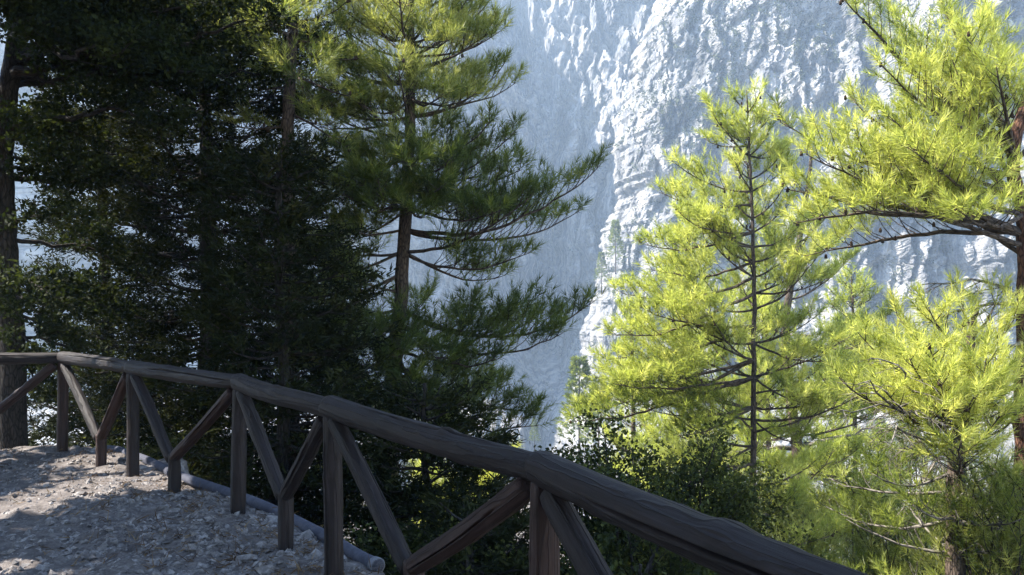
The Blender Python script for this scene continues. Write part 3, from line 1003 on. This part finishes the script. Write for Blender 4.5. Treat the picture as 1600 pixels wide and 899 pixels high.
# ------------------------------------------------------------------ the slim young pine
d0 = 14.0
b = W(1175, 810, d0)
base = np.array([b[0], d0, min(gz(b[0], d0), b[2] - 1.0)])
t = Tree("slim_pine", "slim straight young pine with a thin bare stem and yellow-green needles", "tree",
         [base, b, W(1177, 600, d0), W(1178, 400, d0), W(1172, 240, d0), W(1168, 140, d0)], 0.066, 0.010, M['pine_bark'], 202)
P = dict(step=0.085, tw=0.46, upb=0.50, tone=0.62, sub=3, sl=0.2)
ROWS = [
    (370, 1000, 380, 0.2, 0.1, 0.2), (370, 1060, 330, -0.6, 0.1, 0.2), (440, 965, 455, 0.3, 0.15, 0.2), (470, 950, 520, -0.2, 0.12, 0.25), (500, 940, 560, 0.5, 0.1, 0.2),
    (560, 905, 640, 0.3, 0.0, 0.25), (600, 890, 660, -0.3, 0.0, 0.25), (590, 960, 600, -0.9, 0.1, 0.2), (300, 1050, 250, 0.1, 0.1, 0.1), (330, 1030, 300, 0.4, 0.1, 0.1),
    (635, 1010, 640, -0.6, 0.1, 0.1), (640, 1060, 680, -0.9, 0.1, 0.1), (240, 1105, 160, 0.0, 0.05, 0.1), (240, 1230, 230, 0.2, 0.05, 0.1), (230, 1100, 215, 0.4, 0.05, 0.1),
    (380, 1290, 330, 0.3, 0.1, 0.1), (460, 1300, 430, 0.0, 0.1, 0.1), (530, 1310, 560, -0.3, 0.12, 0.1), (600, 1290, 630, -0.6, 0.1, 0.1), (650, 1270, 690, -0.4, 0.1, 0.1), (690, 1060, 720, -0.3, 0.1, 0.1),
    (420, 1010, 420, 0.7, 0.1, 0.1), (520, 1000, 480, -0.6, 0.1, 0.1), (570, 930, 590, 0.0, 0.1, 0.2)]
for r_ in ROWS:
    limbs(t, d0, [r_], cones=2, **dict(P, tone=0.18 if r_[0] > 595 else 0.62))  # boughs low on the stem: shade painted in as a darker needle tone
t.whorls(-2.4, 4.7, 0.31, 4, lambda f: 2.1 - 1.75 * f ** 1.1, lambda f: 0.12 + 0.75 * f, azf=lambda a, f: not (3.9 < a < 5.5) or f > 0.85, cones=1, **dict(P, bare=0.15))
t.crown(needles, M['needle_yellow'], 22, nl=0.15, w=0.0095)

# ------------------------------------------------------------------ the big pine at the frame's edge
d0 = 9.0
base = np.array([W(1592, 899, d0)[0], d0, gz(W(1592, 899, d0)[0], d0) - 0.2])
t = Tree("leaning_pine", "old reddish-barked pine with long sunlit boughs reaching over the valley", "tree",
         [base, W(1596, 850, d0), W(1598, 600, d0), W(1602, 430, d0), W(1599, 330, d0), W(1585, 235, d0), W(1640, 60, d0), W(1700, -200, d0)], 0.105, 0.05, M['red_bark'], 303)
P = dict(step=0.076, tw=0.46, upb=0.48, tone=0.62, sub=3, sl=0.19, tmax=0.7, bark=M['pine_bark'])
limbs(t, d0, [
    (368, 1385, 298, 0.0, -0.05, 0.0, 5, 0.050), (360, 1225, 295, 0.7, -0.1, 0.15, 10, 0.040), (372, 1240, 350, 0.2, -0.15, 0.1, 6, 0.035), (380, 1330, 330, -0.6, -0.1, 0.1, 5, 0.03), (375, 1260, 400, 0.9, -0.15, 0.1, 6, 0.03),
    (300, 1220, 190, 0.3, 0.2, 0.05, 12, 0.03), (290, 1260, 240, -0.3, 0.15, 0.1, 8, 0.025), (280, 1330, 150, 0.6, 0.15, 0.1, 8, 0.025),
    (240, 1320, -5, 0.0, 0.1, 0.0, 8, 0.04), (230, 1400, 30, 0.7, 0.1, 0.1, 5, 0.025), (235, 1380, 100, -0.6, 0.1, 0.1, 6, 0.025), (220, 1470, -10, 0.4, 0.05, 0.1, 4, 0.025),
    (330, 1420, 230, -0.9, 0.1, 0.1, 4, 0.025), (310, 1470, 170, 0.9, 0.1, 0.1, 4, 0.025), (260, 1520, 60, -0.6, 0.0, 0.1, 3, 0.025), (180, 1540, 20, 0.2, 0.0, 0.1, 3, 0.025),
    (400, 1440, 250, 1.0, 0.05, 0.1, 3, 0.025), (300, 1700, 200, -0.4, 0.05, 0.1, 3, 0.025), (260, 1680, 120, 0.3, 0.05, 0.1, 3, 0.025), (340, 1500, 330, -1.2, 0.1, 0.1, 3, 0.025),
    (320, 1450, 120, 0.2, 0.1, 0.1, 3, 0.025), (290, 1520, 110, 0.6, 0.05, 0.1, 2, 0.025), (240, 1560, 100, -0.9, 0.0, 0.1, 2, 0.025), (250, 1490, 90, -0.3, 0.05, 0.1, 2, 0.025), (330, 1310, 220, 0.8, 0.1, 0.1, 5, 0.025), (310, 1390, 180, -0.5, 0.1, 0.1, 5, 0.025)], **P)
# dead grey boughs lower down
D_ = dict(step=0.13, tw=0.35, upb=-0.25, sub=5, shoots=False, bark=M['dead_wood'], twig_r=0.005, wobble=0.05)
limbs(t, d0, [(462, 1440, 445, -0.5, -0.12, 0, 0, 0.018), (470, 1425, 520, 0.4, -0.1, 0, 0, 0.018), (655, 1425, 800, -0.4, -0.55, 0, 0, 0.024), (650, 1380, 850, 0.5, -0.5, 0, 0, 0.018),
              (785, 1440, 870, -0.3, -0.25, 0, 0, 0.02), (760, 1400, 700, -0.8, -0.1, 0, 0, 0.016), (560, 1380, 670, -0.5, -0.1, 0, 0, 0.018), (600, 1330, 620, 0.3, -0.05, 0, 0, 0.018),
              (720, 1480, 800, -1.0, -0.2, 0, 0, 0.016), (820, 1500, 860, -0.9, -0.1, 0, 0, 0.016), (530, 1460, 620, -1.0, -0.1, 0, 0, 0.016)], **D_)
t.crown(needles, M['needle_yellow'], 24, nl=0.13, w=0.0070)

# ------------------------------------------------------------------ stout pine behind the slim one
d0 = 17.0
b = W(1250, 845, d0)
base = np.array([b[0], d0, min(gz(b[0], d0), b[2] - 0.8)])
t = Tree("stout_pine", "stout rough-barked pine with dead lower branches right behind the slim pine", "tree",
         [base, b, W(1246, 720, d0), W(1232, 600, d0), W(1228, 500, d0), W(1245, 400, d0), W(1262, 300, d0), W(1270, 230, d0)], 0.15, 0.03, M['pine_bark'], 404)
P = dict(step=0.085, tw=0.44, upb=0.45, tone=0.36, sub=3, sl=0.22)
limbs(t, d0, [(790, 1405, 840, -0.5, -0.25, 0, 0, 0.045), (770, 1120, 800, -0.5, -0.1, 0, 0, 0.03), (745, 1370, 770, 0.2, -0.1, 0, 0, 0.03), (690, 1100, 720, 0.2, -0.1, 0, 0, 0.03), (690, 1385, 655, -0.6, 0.1, 0, 0, 0.045),
              (810, 1330, 880, -0.8, -0.1, 0, 0, 0.03), (830, 1180, 870, -0.8, 0, 0, 0, 0.03), (510, 1160, 500, -0.3, 0, 0, 0, 0.025), (530, 1290, 520, -0.5, 0, 0, 0, 0.025), (660, 1330, 640, -0.8, 0, 0, 0, 0.03)],
      step=0.2, tw=0.35, upb=0.02, sub=4, shoots=False, bark=M['dead_wood'], twig_r=0.007, wobble=0.06)
limbs(t, d0, [(560, 1390, 490, 0.3, 0.1, 0.2), (540, 1400, 530, -0.6, 0.1, 0.2), (470, 1330, 400, 0.6, 0.1, 0.2), (620, 1370, 570, 0.4, 0.1, 0.2), (660, 1300, 600, -1.0, 0.1, 0.2), (700, 1290, 590, -1.2, 0.1, 0.2), (720, 1340, 700, -1.2, 0.1, 0.2),
              (600, 1310, 640, -1.4, 0.1, 0.2), (760, 1300, 700, -1.5, 0.1, 0.2), (800, 1350, 750, -1.2, 0.1, 0.2), (820, 1200, 770, -1.2, 0.1, 0.2), (840, 1320, 830, -1.6, 0.1, 0.2), (420, 1180, 330, 0.5, 0.1, 0.2), (380, 1320, 290, 0.3, 0.1, 0.2), (300, 1210, 220, 0.2, 0.1, 0.2), (650, 1130, 600, 0.6, 0.1, 0.2), (700, 1110, 660, 0.4, 0.1, 0.2),
              (400, 1290, 300, 0.2, 0.1, 0.2), (440, 1200, 350, 0.8, 0.1, 0.2), (420, 1330, 350, -0.4, 0.1, 0.2), (600, 1140, 540, 0.8, 0.1, 0.2), (520, 1130, 440, 0.9, 0.1, 0.2), (640, 1350, 610, 1.0, 0.1, 0.2), (600, 1420, 560, 0.6, 0.1, 0.2), (680, 1400, 620, 0.2, 0.1, 0.2), (730, 1420, 720, -0.4, 0.1, 0.2), (770, 1400, 790, -0.6, 0.1, 0.2), (740, 1160, 690, -0.2, 0.1, 0.2), (780, 1200, 720, -1.0, 0.1, 0.2)], cones=1, **P)
t.crown(needles, M['needle_yellow'], 20, nl=0.16, w=0.012)

# pines farther down the slope that fill the air behind the slim pine
def back_pine(label, px, top, d, seed, length, mat='needle_yellow', zlo=None, tone=0.55):
    bx = W(px, 800, d)[0]
    g = gz(bx, d)
    t = Tree("pine_tree", label, "tree", [(bx, d, g - 0.2), (bx + 0.1, d, g + 3), W(px + 4, (top + 800) / 2, d), W(px, top, d)], 0.14, 0.015, M['pine_bark'], seed)
    zt = W(px, top, d)[2]
    t.whorls(max(g + 0.8, zlo if zlo is not None else -1e9), zt - 0.15, 0.42, 5, lambda f: length * (1.08 - f) ** 0.8, lambda f: 0.05 + 0.6 * f, cones=1, step=0.17, tw=0.46, upb=0.45, tone=tone, sub=3, sl=0.26)
    t.crown(needles, M[mat], 14, nl=0.19, w=0.018)


back_pine("pale pine farther down the slope, filling the gap beside the slim pine", 1075, 300, 20.0, 421, 2.5)
back_pine("pale pine straight behind the slim pine, its top below the big boughs", 1195, 400, 21.0, 424, 2.5)
back_pine("low pine down the slope whose tip meets the sunlit cliff foot", 985, 470, 22.0, 422, 2.2)
back_pine("pine down the slope between the stout pine and the old pine", 1330, 420, 23.0, 423, 2.6, zlo=-9, tone=0.5)

# ------------------------------------------------------------------ bushy pine below the big boughs
d0 = 8.3
bx = W(1480, 899, d0)[0]
base = np.array([bx, d0, gz(bx, d0) - 0.2])
t = Tree("bushy_pine", "bushy bright yellow-green pine below the long boughs of the old pine", "tree",
         [base, W(1490, 820, d0), W(1500, 650, d0), W(1515, 540, d0), W(1525, 480, d0)], 0.12, 0.02, M['pine_bark'], 505)
P = dict(step=0.085, tw=0.45, upb=0.5, tone=0.70, sub=3, sl=0.2)
limbs(t, d0, [(600, 1340, 520, 0, 0.1, 0.2), (640, 1310, 590, -0.5, 0.1, 0.2), (560, 1400, 490, 0.3, 0.1, 0.2), (540, 1450, 480, -0.5, 0.05, 0.2), (560, 1590, 490, -0.2, 0.05, 0.2), (600, 1630, 540, 0.2, 0.1, 0.2), (520, 1500, 455, 0.1, 0.0, 0.2),
              (620, 1420, 560, -1.0, 0.1, 0.2), (660, 1380, 610, -1.0, 0.1, 0.2), (640, 1540, 560, -1.1, 0.1, 0.2), (680, 1610, 620, -0.6, 0.1, 0.2), (580, 1480, 510, 1.0, 0.1, 0.2), (600, 1390, 530, 0.9, 0.1, 0.2), (520, 1560, 460, 0.4, 0, 0.2),
              (640, 1470, 600, -1.2, 0.05, 0.2), (660, 1520, 620, -1.3, 0.05, 0.2), (690, 1450, 650, -1.2, 0.05, 0.2), (700, 1560, 650, -1.0, 0.05, 0.2), (730, 1500, 690, -1.3, 0.05, 0.2), (620, 1350, 560, 0.5, 0.1, 0.2), (650, 1400, 640, 0.6, 0.1, 0.2), (590, 1450, 540, -0.9, 0.1, 0.2), (600, 1560, 560, -0.9, 0.1, 0.2)], cones=1, **P)
limbs(t, d0, [(690, 1310, 640, -1.2, -0.1, 0), (700, 1340, 600, -1.4, -0.1, 0), (720, 1380, 690, -1.3, -0.1, 0), (730, 1420, 640, -1.5, -0.1, 0), (680, 1360, 560, -1.5, -0.1, 0)],
      step=0.14, tw=0.3, upb=-0.25, sub=4, shoots=False, bark=M['dead_wood'], twig_r=0.0035, wobble=0.06, rb=0.014)
t.whorls(base[2] + 1.2, 0.0, 0.36, 4, lambda f: 1.3 - 0.2 * f, lambda f: 0.1, bark=M['dead_wood'], **dict(P, tone=0.15, bare=0.35, step=0.12))
t.crown(needles, M['needle_yellow'], 26, nl=0.125, w=0.0072)


# ------------------------------------------------------------------ dark trees above and behind the railing
def cypress(name, label, base, top, r0, rmax, seed, per=12, gap=0.2, n=5, prof=None, tone=0.4, mat='cypress', azf=None, zlo=0.12, ln=0.095, w=0.024, el=0.35, sl=0.22, step=0.16):
    base, top = np.asarray(base, float), np.asarray(top, float)
    m1 = base * 0.6 + top * 0.4 + np.array([0.1, 0.05, 0])
    t = Tree(name, label, "tree", [base, m1, base * 0.25 + top * 0.75, top], r0, 0.02, M['dark_bark'], seed)
    h = top[2] - base[2]
    prof = prof or (lambda f: rmax * min(1.0, 0.55 + 2.2 * f) * (1 - f) ** 0.55 + 0.25)
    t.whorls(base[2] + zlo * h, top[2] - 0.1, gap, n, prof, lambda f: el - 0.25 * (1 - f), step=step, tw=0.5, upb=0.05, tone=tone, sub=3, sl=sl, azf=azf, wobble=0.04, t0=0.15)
    t.crown(sprays, M[mat], per, ln=ln, w=w)
    return t


x, y = -4.35, 11.6
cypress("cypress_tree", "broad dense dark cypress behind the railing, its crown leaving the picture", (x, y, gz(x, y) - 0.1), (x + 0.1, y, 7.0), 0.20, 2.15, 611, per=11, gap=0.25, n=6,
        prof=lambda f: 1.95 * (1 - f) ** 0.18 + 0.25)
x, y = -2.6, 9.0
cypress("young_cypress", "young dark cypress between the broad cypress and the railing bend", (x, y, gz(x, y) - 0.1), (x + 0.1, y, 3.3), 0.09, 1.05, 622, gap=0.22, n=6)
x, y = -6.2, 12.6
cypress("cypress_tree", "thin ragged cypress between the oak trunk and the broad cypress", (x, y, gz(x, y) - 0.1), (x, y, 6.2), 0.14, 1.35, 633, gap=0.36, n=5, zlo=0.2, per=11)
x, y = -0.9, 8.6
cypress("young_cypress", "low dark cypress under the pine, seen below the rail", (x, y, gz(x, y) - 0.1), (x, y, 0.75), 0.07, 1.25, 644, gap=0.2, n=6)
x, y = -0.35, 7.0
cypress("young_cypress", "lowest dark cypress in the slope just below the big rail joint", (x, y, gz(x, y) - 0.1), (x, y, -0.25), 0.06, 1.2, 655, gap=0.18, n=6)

# oak with the dark trunk at the frame's edge
d0 = 9.6
ob = W(22, 690, d0)
t = Tree("oak_tree", "dark-trunked oak at the picture's edge with spreading leafy limbs", "tree",
         [(ob[0], d0, gz(ob[0], d0) - 0.1), W(18, 560, d0), W(8, 400, d0), W(2, 250, d0), W(14, 110, d0), W(40, -60, d0)], 0.16, 0.09, M['dark_bark'], 707)
P = dict(step=0.13, tw=0.45, upb=0.12, tone=0.4, sub=4, sl=0.15, wobble=0.07)
limbs(t, d0, [(115, 170, 85, -0.3, -.05, 0, 0, 0.07), (100, 300, 60, 0.3, -.05, 0, 0, 0.06), (90, 240, -20, -0.6, -.05, 0, 0, 0.05), (130, 220, 120, 0.6, -.05, 0, 0, 0.05), (60, 330, 0, -0.2, -.05, 0, 0, 0.05), (40, 140, -60, 0.5, -.05, 0, 0, 0.04), (150, -140, 100, -0.4, -.05, 0, 0, 0.05),
              (210, 150, 215, 0.3, -.05, 0, 0, 0.03), (230, 130, 260, -0.4, -.05, 0, 0, 0.03), (270, 220, 270, 0.7, -.05, 0, 0, 0.035), (360, 120, 340, -0.3, -.05, 0, 0, 0.02), (380, 210, 420, 0.8, -.05, 0, 0, 0.025), (200, 280, 180, -0.5, -.05, 0, 0, 0.04),
              (430, 130, 480, -0.5, -.05, 0, 0, 0.02), (450, 200, 500, 0.5, -.05, 0, 0, 0.02), (520, 150, 560, 0.4, -.05, 0, 0, 0.02), (120, 420, 120, 0.1, -.05, 0, 0, 0.05), (80, 430, 30, -0.5, -.05, 0, 0, 0.05), (350, -100, 330, -0.2, -.05, 0, 0, 0.02), (60, 120, 30, -1.2, -.05, 0, 0, 0.04), (20, 230, -60, -1.3, -.05, 0, 0, 0.04),
              (40, 60, 10, -1.4, -.05, 0, 0, 0.04), (90, 210, 60, -1.6, -.05, 0, 0, 0.04), (50, 180, 20, 0.9, -.05, 0, 0, 0.04), (70, 380, 70, 0.8, -.05, 0, 0, 0.04),
              (215, 90, 230, -0.6, -.05, 0, 0, 0.02), (240, 75, 270, 0.4, -.05, 0, 0, 0.02), (260, 110, 300, -0.2, -.05, 0, 0, 0.02), (430, 90, 470, 0.3, -.05, 0, 0, 0.02), (460, 80, 500, -0.6, -.05, 0, 0, 0.02), (480, 110, 530, 0.5, -.05, 0, 0, 0.02), (500, 70, 560, -0.2, -.05, 0, 0, 0.02),
              (190, 110, 200, 0.8, -.05, 0, 0, 0.02), (75, 300, 110, -0.8, -.05, 0, 0, 0.04), (60, 400, 20, 0.4, -.05, 0, 0, 0.04), (100, 350, 150, 0.5, -.05, 0, 0, 0.04), (530, 60, 610, 0.2, -.05, 0, 0, 0.02)], **P)
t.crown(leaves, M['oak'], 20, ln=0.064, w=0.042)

# pine whose boughs hang in from above between oak and middle pine
d0 = 10.4
bx = W(455, 700, d0)[0]
t = Tree("pine_tree", "pine in front of the broad cypress, drooping boughs with sunlit needle tufts on top", "tree",
         [(bx, d0, gz(bx, d0) - 0.1), W(455, 500, d0), W(448, 250, d0), W(455, 60, d0), W(460, -60, d0)], 0.12, 0.05, M['pine_bark'], 808)
P = dict(step=0.085, tw=0.46, upb=0.42, tone=0.6, sub=3, sl=0.2)
limbs(t, d0, [(70, 560, 90, -0.3, 0.0, 0.2), (60, 550, 40, 0.3, 0.0, 0.2), (90, 330, 40, -0.4, 0.0, 0.2), (110, 545, 150, -0.6, -0.1, 0.2), (40, 540, 0, -0.2, 0, 0.2), (130, 350, 120, 0.2, 0, 0.2), (100, 470, 130, -1.4, -0.1, 0.2), (50, 420, 30, -1.4, 0, 0.2), (150, 560, 190, 0.3, -0.1, 0.2), (180, 540, 230, -0.5, -0.1, 0.2),
              (20, 500, -20, 0.5, 0, 0.2), (20, 380, -30, -0.5, 0, 0.2), (0, 440, -40, -0.8, 0, 0.2), (10, 520, -40, -0.6, 0, 0.2), (200, 360, 190, 0.2, 0, 0.2), (250, 540, 290, 0, 0, 0.2), (340, 560, 370, 0.4, 0, 0.2), (380, 540, 420, -0.3, 0, 0.2), (420, 400, 430, 0.2, 0, 0.2)], cones=2, **P)
t.crown(needles, M['needle'], 24, nl=0.13, w=0.008)


# broad oaks that roof the path; their trunks stand outside the picture
def roof_oak(label, x, y, h, rad, seed, nb=40, z0=2.9, per=16, ln=0.11, w=0.075, lean=(0.7, -0.2)):
    g = gz(x, y)
    t = Tree("oak_tree", label, "tree", [(x, y, g - 0.1), (x + 0.1, y, g + 2.2), (x + lean[0] * 0.8, y + lean[1] * 0.5, g + h * 0.55), (x + lean[0], y + lean[1], g + h)], 0.26, 0.08, M['dark_bark'], seed)
    for k in range(nb):
        z = g + z0 + (h - z0) * (k + t.rg.random()) / nb
        p, r = t.at(z)
        az = k * 2.399
        l = rad * math.sqrt(max(0.12, 1 - ((z - g - 0.6 * h) / (0.5 * h)) ** 2)) * t.rg.uniform(0.8, 1.1)
        e = p + np.array([math.cos(az) * l, math.sin(az) * l * 1.1, 0.22 * l + 0.3])
        t.bough(p, e, rb=0.05, step=0.34, tw=0.42, upb=0.1, tone=0.42, sub=2.4, sl=0.30, wobble=0.07, tmax=1.1, clear=True)
    t.crown(leaves, M['oak'], per, ln=ln, w=w)


roof_oak("big leafy oak by the railing outside the picture, shading the path", -7.6, 5.7, 9.6, 3.4, 909, nb=110, per=14, ln=0.20, w=0.14)
roof_oak("tall oak outside the picture on the uphill side of the path", -6.0, 1.2, 11.0, 4.2, 910, nb=54, per=11, ln=0.23, w=0.16, z0=4.0, lean=(1.2, 0.2))
roof_oak("spreading oak behind the viewer, its crown above the path", -1.2, -5.0, 9.5, 4.3, 911, nb=36, per=10, ln=0.19, w=0.13, z0=3.6, lean=(0.5, 1.2))

# ------------------------------------------------------------------ bushes on the slope
def bush(name, label, c, rx, rz_, seed, stems=9, per=14, ln=0.05, w=0.034, mat='bush', tone=0.45, needle=False):
    g = gz(c[0], c[1])
    root = np.array([c[0], c[1], g - 0.1])
    top = np.array(c, float)
    t = Tree(name, label, "sapling" if needle else "bush", [root, root * 0.55 + top * 0.45, top], 0.05, 0.014, M['dark_bark'], seed, None, sides=8)
    for k in range(stems):
        f = 0.25 + 0.7 * k / stems
        p = t.T[int(f * 39)]
        az = k * 2.399 + t.rg.normal(0, 0.2)
        e = np.array([c[0] + math.cos(az) * rx * t.rg.uniform(0.6, 1), c[1] + math.sin(az) * rx * t.rg.uniform(0.6, 1), c[2] + rz_ * t.rg.uniform(-0.7, 0.9)])
        if needle:
            t.bough(p, e, rb=0.014, step=0.11, tw=0.45, upb=0.4, tone=tone, sub=3, sl=0.19, wobble=0.06, t0=0.3, bare=0.15)
        else:
            t.bough(p, e, rb=0.018, step=0.13, tw=0.5, upb=0.18, tone=tone, sub=4, sl=0.15, wobble=0.06, t0=0.3)
    if needle:
        t.crown(needles, M[mat], per, nl=ln, w=w)
    else:
        t.crown(leaves, M[mat], per, ln=ln, w=w)
    return t


bush("leafy_bush", "large dark round-leaved bush filling the slope behind the nearest rail", W(1015, 765, 7.6), 0.85, 0.55, 31, stems=22, per=14)
bush("leafy_bush", "dark leafy bush spreading beside the slim pine's stem", W(1105, 800, 8.4), 0.75, 0.55, 32, stems=15, per=13)
bush("leafy_bush", "yellow-green bush below the rail next to the stub post", W(225, 705, 10.2), 0.7, 0.35, 37, stems=10, per=12, tone=0.9)
bush("leafy_bush", "low sunflecked bush seen between the braces by the pipe end", W(690, 870, 7.6), 0.8, 0.4, 38, stems=12, per=12, tone=0.5)
bush("leafy_bush", "small bush down the slope under the thick rail", W(1000, 880, 6.2), 0.6, 0.4, 39, stems=12, per=13, tone=0.5)
S_ = dict(needle=True, per=18)
bush("pine_sapling", "sunlit pine sapling at the foot of the stout pine", W(1330, 825, 15.0), 1.5, 0.9, 34, stems=20, ln=0.16, w=0.011, tone=0.75, mat='needle', **S_)
bush("pine_sapling", "dense pine sapling beside the old pine's lower trunk", W(1455, 800, 9.9), 1.0, 0.8, 35, stems=20, ln=0.13, w=0.008, tone=0.6, mat='needle', **S_)
bush("pine_sapling", "pale pine sapling at the picture edge under dead boughs", W(1560, 790, 8.2), 0.6, 0.6, 36, stems=16, ln=0.12, w=0.007, tone=0.75, mat='needle', **S_)
bush("pine_sapling", "bright pine sapling far down the slope glimpsed under the middle rail", W(715, 735, 14.0), 0.9, 0.45, 40, stems=14, ln=0.16, w=0.011, tone=0.8, mat='needle_yellow', **S_)

# ------------------------------------------------------------------ conifers far down in the gorge
def far_pine(label, px, py_top, py_base, d, seed, wid=0.22):
    rg = np.random.default_rng(seed)
    a, b = W(px, py_base, d), W(px, py_top, d)
    h = b[2] - a[2]
    t = Tree("distant_conifer", label, "tree", [a - (0, 0, 0.4 * h), (a + b) / 2, b], 0.02 * h, 0.01, M['pine_bark'], seed, "conifers far down in the gorge", sides=6)
    N = 420
    f = rg.random(N) ** 0.7
    az = rg.uniform(0, 6.28, N)
    r = wid * h * (1 - f) * np.sqrt(rg.random(N)) + 0.02 * h
    Pn = a[None] + np.stack([np.cos(az) * r, np.sin(az) * r, f * h], 1)
    for k in range(N):
        t.sh.append((Pn[k], norm([math.cos(az[k]), math.sin(az[k]), 0.4]), 0.06 * h, 0.5 + rg.normal(0, 0.2)))
    t.crown(needles, M['needle'], 14, nl=0.05 * h, w=0.012 * h)


far_pine("pointed pale conifer on the edge of the sunlit cliff's foot", 905, 560, 690, 62, 51, 0.25)
far_pine("second pointed conifer rising just behind the cliff-foot conifer", 935, 590, 700, 58, 52, 0.28)
far_pine("lone conifer standing on the cliff's ragged shoulder", 962, 345, 405, 152, 53, 0.24)
far_pine("small conifer on the ledge below the shoulder", 940, 395, 440, 158, 54, 0.26)
far_pine("dark conifer on the scree in the gorge bottom", 835, 655, 690, 120, 55, 0.25)
far_pine("grey-green conifer on the slope seen beneath the dead boughs", 1375, 655, 720, 70, 56, 0.26)
far_pine("tall conifer on the slope beside the grey cliff, under the dead boughs", 1420, 640, 740, 60, 57, 0.24)

# ------------------------------------------------------------------ shrubs clinging to the cliff, and undergrowth
rg = np.random.default_rng(77)
n = 6500
sv, szz = rg.uniform(0.5, 70, n), rg.uniform(-30, 75, n)
sd = near_depth(sv, szz)
sx = edge_x(szz) + sv
kk = fbm(sx * 0.06, szz * 0.06, 30.0, 3) + 0.25 * rg.normal(size=n)
ok = kk > -0.08
Pn = np.stack([sx, sd - 0.2, szz], 1)[ok]
rx_, rz_ = rg.uniform(-25, 30, 1600), rg.uniform(-30, 75, 1600)
ok = fbm(rx_ * 0.08, rz_ * 0.05, 40.0, 3) > 0.05
Pn = np.concatenate([Pn, np.stack([rx_, rear_depth(rx_, rz_) - 0.2, rz_], 1)[ok]])
V, tone, k = leaves(Pn, np.tile(UP, (len(Pn), 1)), rg.uniform(0.4, 1.1, len(Pn)), rg.uniform(0.1, 0.9, len(Pn)), 10, rg, ln=0.5, w=0.36, flat=0.4)
mesh_obj("cliff_shrubs", V, np.arange(len(V)).reshape(-1, 4), M['cliff_shrub'], None, False, {"tone": tone}, "stuff")
n = 2600
ux, uy = rg.uniform(-11, 16, n), rg.uniform(4, 30, n)
f = fence_dist(ux, uy)
ok = (f > 0.9)
ux, uy, f = ux[ok], uy[ok], f[ok]
ok = fbm(ux * 0.5, uy * 0.5, 50.0, 2) > -0.1
ux, uy = ux[ok], uy[ok]
Pn = np.stack([ux, uy, ground_z(ux, uy) + 0.02], 1)
Dn = norm(np.stack([rg.normal(0, 0.4, len(ux)), rg.normal(0, 0.4, len(ux)), np.ones(len(ux))], 1))
V, tone, k = leaves(Pn, Dn, rg.uniform(0.2, 0.6, len(ux)), rg.uniform(0.2, 0.8, len(ux)), 16, rg, ln=0.055, w=0.036)
mesh_obj("undergrowth", V, np.arange(len(V)).reshape(-1, 4), M['bush'], None, False, {"tone": tone}, "stuff")

# fallen needles and twiglets along the foot of the fence
M['litter'] = leaf_mat("fallen_litter", (0.045, 0.026, 0.014), (0.11, 0.066, 0.034), (0.20, 0.135, 0.070), 0.1, 1.1, 0.8, 0.1)
xy = scatter_xy(420, rg, 0.95)
Pn = np.stack([xy[:, 0], xy[:, 1], path_z(xy) + 0.018], 1)
V, tone, k = sprays(Pn, norm(np.stack([rg.normal(size=420), rg.normal(size=420), 0.1 * rg.normal(size=420)], 1)), np.full(420, 0.10), rg.random(420), 7, rg, ln=0.085, w=0.006)
mesh_obj("needle_litter", V, np.arange(len(V)).reshape(-1, 3), M['litter'], path, False, {"tone": tone}, "stuff")

# ------------------------------------------------------------------ haze in the gorge
m, nt, out = new_mat("gorge_haze")
pv = nd(nt, "ShaderNodeVolumePrincipled")
pv.inputs["Color"].default_value = (0.58, 0.76, 1.0, 1)
pv.inputs["Density"].default_value = 0.0011
pv.inputs["Anisotropy"].default_value = 0.2
nt.links.new(pv.outputs[0], out.inputs["Volume"])
x0, x1, y0, y1, z0, z1 = -445, 445, -135, 640, -48, 222
V = [(x, y, z) for z in (z0, z1) for y in (y0, y1) for x in (x0, x1)]
F = [(0, 2, 3, 1), (4, 5, 7, 6), (0, 1, 5, 4), (2, 6, 7, 3), (0, 4, 6, 2), (1, 3, 7, 5)]
mesh_obj("haze", V, F, m, None, False, None, "stuff")
